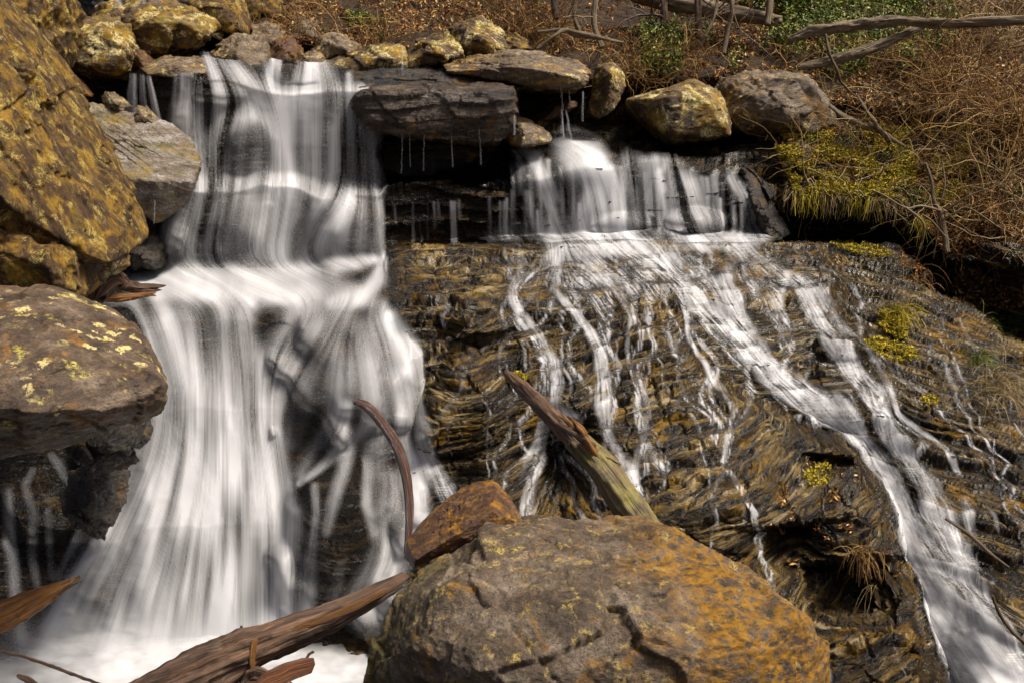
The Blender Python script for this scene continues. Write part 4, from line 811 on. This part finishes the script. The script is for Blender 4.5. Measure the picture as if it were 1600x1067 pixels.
log("branch", "smooth curved dark branch arching over the falling water", pp((560,628,7.55),(577,638,7.5),(600,665,7.45),(622,700,7.35),(635,745,7.25),(640,800,7.1),(636,860,6.9)), [.034,.042,.045,.045,.044,.036,.025], M_curve, rough=.06, rings=120, cat="branch", seed=2)
LL = empty("leaning_log", P(1005, 825, 6.7)); tag(LL, "splintered mossy log leaning from behind the huge boulder against the slab", "log"); o0 = Vector(LL.location)
log("trunk", None, rel(pp((1020,850,6.6),(985,795,6.75),(940,730,7.0),(905,690,7.2))), [.135,.13,.115,.10], M_logm, parent=LL, rough=.16, segs=48, rings=140)
log("broken_top", None, rel(pp((925,715,7.1),(880,668,7.35),(840,628,7.7),(797,588,8.2))), [.06,.085,.07,.05], M_log, parent=LL, rough=.2, segs=36, rings=120, seed=4)
for k, (a, b) in enumerate((((935,715),(880,652)),((930,700),(868,662)),((915,690),(893,655)),((950,745),(915,690)))):
    log("splinter", None, rel(pp((*a,7.0),((a[0]+b[0])/2+3,(a[1]+b[1])/2-2,7.0),(*b,7.1))), [.03,.035,.012], M_log if k % 2 else M_logo, parent=LL, segs=10, rings=24, rough=.35, jag=1.2, seed=k)
log("twig", None, rel(pp((938,712,7.0),(955,718,6.95),(970,726,6.95))), [.01,.007,.005], M_log, parent=LL, segs=8, rings=20, rough=.4)
log("driftwood", "dark driftwood jammed at the foot of the crag, pointing into the pool", pp((150,470,8.9),(178,438,9.1),(195,446,9.2),(220,452,9.3),(249,451,9.4)), [.07,.10,.06,.05,.03], M_log, rough=.3, jag=1.2, cat="driftwood", seed=6)
log("driftwood", "thin wet plank lying just below the jammed driftwood", pp((165,468,9.0),(200,464,9.1),(240,460,9.3)), [.03,.035,.02], M_logo, rough=.3, cat="driftwood", seed=7)
log("stick", "bare yellow stick at the bottom right edge beside the stream", pp((1551,931,5.3),(1560,955,5.3),(1578,982,5.25),(1600,1003,5.2),(1640,1040,5.2)), [.008,.011,.012,.013,.013], M_pale, segs=8, rings=40, cat="stick")
log("stick", "long weathered stick lying across the right hand stream", pp((1478,810,7.0),(1515,835,6.9),(1545,862,6.85),(1575,885,6.8)), [.012,.016,.015,.008], M_bark, segs=8, rings=40, cat="stick")
# fallen trunks on the slope
log("fallen_tree", "long pale fallen trunk lying high on the wooded slope at upper right", pp((1235,62,12.9),(1270,50,12.8),(1330,42,12.7),(1400,33,12.5),(1500,38,12.3),(1640,30,12.1)), [.04,.06,.07,.06,.055,.05], M_bark, rough=.3, cat="fallen tree")
log("fallen_tree", "lower of the two fallen trunks above the grey boulder, dull brown", pp((1250,106,12.6),(1300,96,12.55),(1345,82,12.5),(1400,60,12.5),(1440,42,12.6)), [.04,.06,.06,.05,.04], M_bark, rough=.3, cat="fallen tree", seed=2)
log("fallen_tree", "grey fallen trunk slanting through the trees at the top edge", pp((985,-12,15.5),(1040,2,15.3),(1110,14,15.1),(1180,26,14.9),(1215,34,14.8)), [.13,.14,.13,.11,.08], M_bark, rough=.12, cat="fallen tree", seed=3)
log("branch", "dead branch lying horizontally on the slope beneath the thin trees", pp((840,50,13.9),(880,48,13.8),(900,55,13.8),(940,60,13.7),(976,68,13.6)), [.015,.025,.03,.025,.012], M_bark, segs=10, rings=50, cat="branch", rough=.3)
log("branch", "long forked pale branch reaching up from behind the long low slab", pp((838,78,13.2),(868,55,13.2),(882,48,13.3),(915,54,13.4),(945,62,13.4),(975,68,13.5)), [.02,.025,.03,.03,.025,.015], M_bark, segs=10, rings=60, cat="branch", rough=.25, seed=3)
log("branch", "whitish crooked branch hanging from the long fallen trunk", pp((1290,55,12.6),(1296,85,12.5),(1310,115,12.4),(1315,130,12.4),(1335,150,12.3)), [.018,.02,.018,.014,.008], M_pale, segs=8, rings=50, cat="branch", rough=.3)
log("branch", "brown root like branch running down from the mossy ridge of the grey boulder", pp((1297,166,12.3),(1330,190,12.1),(1372,205,12.0),(1390,222,11.9)), [.02,.035,.035,.02], M_bark, segs=10, rings=50, cat="branch", rough=.3)
log("branch", "crooked pale root ending on the mossy bank below the twig thicket", pp((1340,150,12.3),(1365,190,12.0),(1385,212,11.9),(1412,228,11.8)), [.012,.025,.03,.02], M_bark, segs=10, rings=50, cat="branch", rough=.3, seed=4)

# ------------------------------------------------------------------ ground lookups for planting
def bil(G, fi, fj):
    i = np.clip(fi, 0, G.shape[0]-2); j = np.clip(fj, 0, G.shape[1]-2); a, b = i.astype(int), j.astype(int); u, v = (i-a)[:, None], (j-b)[:, None]
    return G[a, b]*(1-u)*(1-v)+G[a+1, b]*u*(1-v)+G[a, b+1]*(1-u)*v+G[a+1, b+1]*u*v
def ground(px, py):
    px, py = np.atleast_1d(px).astype(float), np.atleast_1d(py).astype(float)
    A = bil(V1, (py-GY0)/GS, (px-GX0)/GS); H = bil(hV, (py+620)/4., (px+700)/5.)
    ok = (py > GY0) & (px > GX0) & (px < GX1); return np.where((ok & (A[:, 1] < H[:, 1]))[:, None], A, H)
def leaves(name, px, py, size, lift, mat, kind="stuff", up=.5, elong=1.5, spread=0., label=None, cat=None):
    p = ground(px, py); n = len(p); p = p+rng.normal(0, 1, (n, 3))*spread; p[:, 2] += rng.uniform(0, lift, n); p[:, 1] -= .02+rng.uniform(0, lift, n)
    nr = rng.normal(0, 1, (n, 3))*.7+np.array([0, -.5, up]); nr /= np.linalg.norm(nr, axis=1, keepdims=True)
    a = np.cross(nr, rng.normal(0, 1, (n, 3))); a /= np.linalg.norm(a, axis=1, keepdims=True); b = np.cross(nr, a)
    s = (size*rng.uniform(.5, 1.4, n))[:, None]
    V = np.stack([p-a*s*elong, p-b*s*.6+nr*s*.3, p+a*s*elong, p+b*s*.6+nr*s*.25], 1).reshape(-1, 3)
    f = np.arange(4*n).reshape(n, 4); f = np.concatenate([f[:, [0, 1, 2]], f[:, [0, 2, 3]]])
    o = link(name, np_mesh(name, V, f, smooth=False, attrs={"rnd": np.repeat(rng.random(n), 4)}), mat)
    tag(o, label, cat, kind=kind); return o
def scatter(n, x0, x1, y0, y1, test=None, seed=300, sc_=60, thr=0.):
    px = rng.uniform(x0, x1, n); py = rng.uniform(y0, y1, n); m = fbm(np.stack([px/sc_, py/sc_*1.6, px*0], -1), 4, seed) > thr
    if test is not None: m &= test(px, py)
    return px[m], py[m]
bankline = lambda x: np.interp(x, [400, 690, 920, 980, 1130, 1200, 1240, 1300, 1400, 1460, 1520, 1600, 1900], [70, 85, 100, 160, 150, 210, 306, 312, 314, 402, 412, 415, 420])
onbank = lambda x, y: y < bankline(x)
px, py = scatter(90000, 420, 1750, -60, 420, onbank, 301, 50, -.35)
m = ~((px > 1150) & (px < 1430) & (py > 205) & (rng.random(len(px)) < .9)); px, py = px[m], py[m]
leaves("leaf_litter", px, py, .024, .05, M_litter)
px, py = scatter(9000, 1330, 1640, 375, 480, lambda x, y: (y > np.interp(x, [1330, 1460, 1600], [378, 385, 470])) & (y < np.interp(x, [1330, 1460, 1520, 1640], [395, 450, 470, 560])), 302, 40, 0)
leaves("leaf_litter", px, py, .022, .04, M_litter)
px, py = scatter(150000, 1140, 1510, 198, 318, onbank, 303, 30, -.16)
leaves("moss", px, py, .013, .06, M_moss)
px, py = scatter(16000, 1150, 1650, 195, 330, onbank, 304, 30, .12)
leaves("ground_cover", px, py, .016, .07, M_green, elong=1.2)
px, py = scatter(60000, 1000, 1480, -50, 120, None, 305, 60, -.12)
leaves("ground_cover", px, py, .028, .30, M_green, elong=1.2, spread=.05)
px, py = scatter(5000, 540, 600, 28, 62, None, 306, 20, -.1)
leaves("ground_cover", px, py, .022, .10, M_green, elong=1.2)
# moss cushions and tufts of grass on the slab
def patch(name, cx, cy, rx, ry, n, size, mat, label=None, cat=None, lift=.04, kind=None, rot=0):
    a = rng.uniform(0, 2*np.pi, n); r = np.sqrt(rng.random(n)); u, v = r*np.cos(a)*rx, r*np.sin(a)*ry; c, s = math.cos(rot), math.sin(rot)
    return leaves(name, cx+u*c-v*s, cy+u*s+v*c, size, lift, mat, kind, label=label, cat=cat, elong=1.2)
patch("moss_cushion", 808, 590, 15, 10, 1400, .010, M_moss, "small yellow moss cushion on the upper tip of the splintered log", "moss", .05)
patch("moss_cushion", 1392, 508, 28, 12, 1500, .012, M_moss, "ochre moss strip on a ledge high on the right of the slab", "moss", rot=.6)
patch("moss_cushion", 1390, 545, 45, 16, 1800, .011, M_moss, "dull moss patch beneath the ochre strip, right of the slab rivulets", "moss", rot=.2)
patch("moss_cushion", 1450, 625, 14, 10, 500, .011, M_moss, "round olive moss cushion beside the small far right trickle", "moss")
patch("moss_cushion", 1345, 390, 50, 9, 1500, .011, M_moss, "flat green moss on the top edge of the slab below the black hollow", "moss", .02, rot=.2)
patch("moss_cushion", 1275, 745, 22, 14, 700, .010, M_moss, "brown green moss in a niche of the big rock rib", "moss")
px, py = scatter(1500, 1200, 1400, 720, 900, lambda x, y: fbm(np.stack([x/25, y/25, x*0], -1), 3, 309) > .25, 310, 30, 0)
leaves("dead_leaves", px, py, .018, .03, M_litter)
def blades(name, label, bx, by, spreadx, n, L, mat, droop=.25, cat="grass tuft", d=(0, -.5, .6), r=.003):
    g = ground(rng.normal(bx, spreadx, n), rng.normal(by, spreadx*.5, n)); c = g.mean(0)
    lines = [(crooked(q-c, np.array(d)+rng.normal(0, .45, 3), L*random.uniform(.5, 1.2), 7, .12, droop), r, r*.3) for q in g]
    o = link(name, twig_mesh(name, lines, 3), mat); o.location = c; tag(o, label, cat); return o
blades("grass_tuft", "bright green grass tuft on the rock at the right edge", 1528, 562, 9, 120, .30, M_green, .28)
blades("dry_grass_tuft", "dry yellow grass hanging down beside the bright green tuft", 1560, 600, 22, 220, .55, M_pale, .35)
blades("dry_grass_tuft", "brown roots and grass hanging over the hollow edge at far right", 1450, 425, 22, 180, .45, M_twig, .4)
blades("dry_grass_tuft", "golden grass hanging from the crack right of the slab rivulets", 1405, 495, 12, 150, .35, M_moss, .4)
blades("dry_grass_tuft", "reddish dead grass caught on the lower rock rib", 1345, 862, 10, 90, .28, M_twig, .4)
blades("dry_grass_tuft", "thin yellow roots dangling from the rib above the bottom right pool", 1372, 915, 4, 14, .55, M_pale, .5)
for k, (bx, by) in enumerate(((1225,300),(1262,308),(1300,312),(1342,314),(1382,314),(1420,345))):
    g = ground(rng.uniform(bx-24, bx+24, 150), rng.uniform(by-14, by, 150)); g[:, 1] -= .06; c = g.mean(0)
    o = link("hanging_moss", twig_mesh("hanging_moss", [(crooked(q-c, np.array((0, -.5, -.3))+rng.normal(0, .4, 3), random.uniform(.08, .38), 6, .2, .4), .005, .002) for q in g], 3), M_moss if k % 2 else M_pale)
    o.location = c; tag(o, ("yellow moss fringe at the left end of the mossy bank, beside the ledge cascades", "straw coloured fringe hanging over the hollow, second from its left end", "mossy fringe hanging over the middle of the black hollow", "straw fringe hanging over the hollow right of its middle", "mossy fringe at the right end of the hollow's roof", "straw fringe beside the bare pale sapling's left branches")[k], "hanging moss", "moss and roots fringing the roof of the hollow")
blades("fern", "soft dark green fern patch in the hollow at the right edge", 1575, 500, 20, 200, .22, M_green, .2, cat="fern")
blades("dry_grass_tuft", "straw coloured grass at the foot of the upright golden stone", 965, 172, 7, 60, .35, M_pale, .35)

# ------------------------------------------------------------------ shrubs, saplings and brush
def shrub(name, label, bx, by, n, L, r, mat, d=(0, -.3, 1), kink=.22, droop=.05, depth=1, nb=4, group=None, cat="shrub", spread=8, lift=0):
    g = ground(rng.normal(bx, spread, n), rng.normal(by, spread*.4, n)); c = g.mean(0); g[:, 1] -= .05
    lines = []
    for q in g: branchy(q-c, np.array(d)+rng.normal(0, .4, 3), L*random.uniform(.6, 1.2), r, depth, lines, kink, droop, nb)
    o = link(name, twig_mesh(name, lines, 4), mat); o.location = c; tag(o, label, cat, group); return o
SH = [("dense purple brown twig thicket over the slope right of the fallen trunks", 1480,150,34,1.5,.006,M_twig,(-.2,-.5,.7)),
      ("tangled bare shrub arching from the right edge above the hollow", 1590,210,30,1.7,.006,M_twig,(-.6,-.4,.7)),
      ("yellowish curling bush in the top right corner", 1570,60,24,1.6,.007,M_pale,(-.4,-.4,.5)),
      ("spreading brown bush between the two fallen trunks and the thicket", 1420,110,24,1.3,.006,M_twig,(0,-.4,.6)),
      ("low bare bush on the leafy slope above the pale lichened boulder", 1060,110,22,.8,.005,M_twig,(0,-.4,.8)),
      ("mass of fine red brown twigs left of the upright golden stone", 985,110,40,.8,.005,M_twig,(0,-.5,.5)),
      ("straggly shrub over the long low slab, right of the mossy peak", 850,60,26,.9,.005,M_twig,(0,-.4,.8)),
      ("wiry bush rising behind the peaked green boulder", 790,30,22,1.0,.005,M_twig,(0,-.3,.9)),
      ("fine twiggy bush growing among the rocks over the crest", 470,50,18,.6,.004,M_twig,(0,-.3,.9)),
      ("dark wiry bush between crest rocks and the humped boulder", 590,62,20,.8,.004,M_twig,(.1,-.3,.8)),
      ("dead bush leaning over the bank at the right, under the thicket", 1540,330,18,1.1,.006,M_twig,(-.4,-.5,.5)),
      ("sparse brown bush at the top edge among the thin trees", 1100,20,22,1.1,.006,M_twig,(0,-.3,.8)),
      ("pale tangle of shoots above the fallen trunk at the top", 1330,-10,20,1.2,.006,M_pale,(0,-.3,.2)),
      ("loose brush hanging over the mossy bank in the middle right", 1400,215,18,.8,.005,M_twig,(.1,-.6,.4)),
      ("bare bush on the slope just behind the mossy ridge boulder", 1270,100,16,.7,.005,M_twig,(.1,-.4,.8))]
for lab, bx, by, n, L, r, m, d in SH: shrub("bare_shrub", lab, bx, by, int(n*1.7), L, r*1.35, m, d, spread=30, depth=1, nb=6, droop=.07)
def brush():
    lines = []; px, py = scatter(4600, 430, 1700, -50, 400, onbank, 320, 70, -.5); g = ground(px, py)
    for q in g:
        d = rng.normal(0, 1, 3)*np.array([1, .5, .8])+np.array([0, -.3, .4])
        lines.append((crooked(q-np.array([0, .05, 0]), d, random.uniform(.25, .9), 7, .22, .08), random.uniform(.003, .006), .002))
    o = link("brush", twig_mesh("brush", lines, 3), M_twig); tag(o, kind="stuff")
brush()
def pale_brush():
    lines = []; px, py = scatter(420, 1230, 1700, -40, 380, onbank, 330, 70, -.6); g = ground(px, py)
    for q in g: branchy(q-np.array([0, .08, 0]), rng.normal(0, 1, 3)*np.array([1.2, .4, .6])+np.array([-.2, -.4, .5]), random.uniform(.5, 1.3), random.uniform(.005, .009), 1, lines, .25, .07, 2, 10)
    o = link("brush", twig_mesh("brush", lines, 4), M_pale); tag(o, kind="stuff")
pale_brush()
def tree(name, label, base, top, r, mat, nb=7, L=1.0, group=None):
    b, t = np.array(P(*base)), np.array(P(*top)); e = empty(name, b); tag(e, label, "tree", group)
    H = np.linalg.norm(t-b); pa = [np.zeros(3)]+[(t-b)*k/5+rng.normal(0, .025*H, 3) for k in range(1, 5)]+[t-b]
    me = log_mesh("trunk", pa, [r*1.2, r, r*.8, r*.55], 12, 60, .12, 0, seed=random.randint(0, 50)); link("trunk", me, mat, e)
    sp = smooth_path(pa, 30)
    for k in range(nb):
        i = random.randint(7, 27); lines = branchy(sp[i], rng.normal(0, .8, 3)+np.array([0, -.1, .5]), L*random.uniform(.5, 1.1), r*.4, 1, [], .2, .02, 4)
        link("branch", twig_mesh("branch", lines, 5), mat, e)
    return e
T = [("thin grey tree trunk above the upright golden stone", (941,75,14.1), (928,-120,14.6), .04), ("dark slim tree left of the thin grey trunk", (870,30,15.0), (858,-120,15.2), .05),
     ("slender dark tree above the pale lichened boulder", (1092,62,14.6), (1100,-120,15), .05), ("leaning dark sapling right of the slender tree", (1092,75,14.3), (1150,-60,14.4), .025),
     ("pale young tree above the grey boulder with the mossy ridge", (1130,85,14.3), (1135,-120,14.6), .035), ("twisted dark tree stem by the mossy peak", (838,-2,15.3), (850,-150,15.5), .035),
     ("short crooked tree in the brown tangle at top centre", (905,50,14.9), (895,-100,15.2), .03), ("dark tree at the top of the slope behind the big fallen trunk", (1198,40,14.6), (1202,-120,14.9), .045),
     ("broad stump like trunk at the top edge right of centre", (1040,85,14.7), (1037,-80,15.1), .06)]
for lab, b, t, r in T: tree("young_tree", lab, b, t, r, M_bark if r < .05 else M_log)
e = tree("sapling", "bare pale sapling standing at the edge of the right hand hollow", (1480,395,10.7), (1445,255,10.9), .03, M_bark, 0)
o0 = Vector(e.location)
for q in ([(1471,335,10.7),(1500,315,10.6),(1530,300,10.5),(1580,285,10.4)], [(1470,330,10.7),(1440,322,10.6),(1415,325,10.5),(1380,305,10.4),(1362,297,10.4)], [(1472,345,10.7),(1490,335,10.6),(1512,325,10.6),(1560,355,10.4),(1590,368,10.3)],
          [(1471,310,10.8),(1476,285,10.8),(1472,250,10.9)], [(1476,370,10.7),(1455,345,10.6),(1440,335,10.5)], [(1415,325,10.5),(1440,345,10.4),(1444,365,10.4),(1438,390,10.4)]):
    link("branch", twig_mesh("branch", [(smooth_path(rel(pp(*q)), 24), .016, .006)], 6), M_bark, e)

# ------------------------------------------------------------------ free hanging threads of water
def threads(name, rows):
    cos, fs, dn, off = [], [], [], 0
    for x0, y0, x1, y1, w, Y, d in rows:
        n = 26; t = np.linspace(0, 1, n)[:, None]; u = np.linspace(-1, 1, 7)[None]
        X = x0+(x1-x0)*t+u*w*(.7+.5*t)+.5*fbm(np.stack([t*6+x0, t*0, t*0], -1), 2, 9); Yp = y0+(y1-y0)*t+0*u
        cos.append(PW(X, Yp, Y-.04*(1-u*u)+0*t).reshape(-1, 3)); fs.append(grid_faces(n, 7)+off); off += n*7
        dn.append((d*(1-u*u)*(1-.55*t)*sstep(0, .06, t)*(.75+.4*fbm(np.stack([u*3+x0+0*t, t*1.5+0*u, 0*t+0*u], -1), 3, 12))).ravel())
    o = link(name, np_mesh(name, np.concatenate(cos), np.concatenate(fs), attrs={"dens": np.clip(np.concatenate(dn), 0, 1)}), M_water); tag(o, kind="structure")
threads("stream_water", [(94,-30,96,24,4,13.4,.5),(114,-30,113,26,3,13.4,.4),(176,-30,186,11,7,13.2,.9),(212,-30,222,7,8,13.2,.9),(243,-30,244,6,8,13.2,.7),
  (629,72,628,110,2.2,12.7,.8),(876,132,879,172,2,12.5,.8),(877,170,880,216,2.5,12.4,.8),(884,172,893,220,2,12.4,.6),(889,140,890,160,1.5,12.4,.5),(911,142,910,190,2,12.4,.5),(804,180,803,212,2,11.8,.6),
  (663,206,661,268,1.2,11.7,.4),(705,198,707,262,1.3,11.7,.45),(748,190,752,258,1.3,11.7,.45),(629,208,627,272,1.2,11.7,.4),(640,206,641,262,1.,11.7,.35),
  (167,280,168,345,1.8,10.95,.8),(172,278,173,348,2,10.95,.9),(184,290,183,345,1.6,10.95,.6),(194,292,191,352,1.8,10.95,.8),(209,300,209,352,1.6,10.95,.7),(242,312,240,350,1.6,10.9,.5),
  (208,114,206,180,9,11.95,.5),(222,116,224,170,6,11.95,.35),(232,118,246,188,6,11.9,.5)])
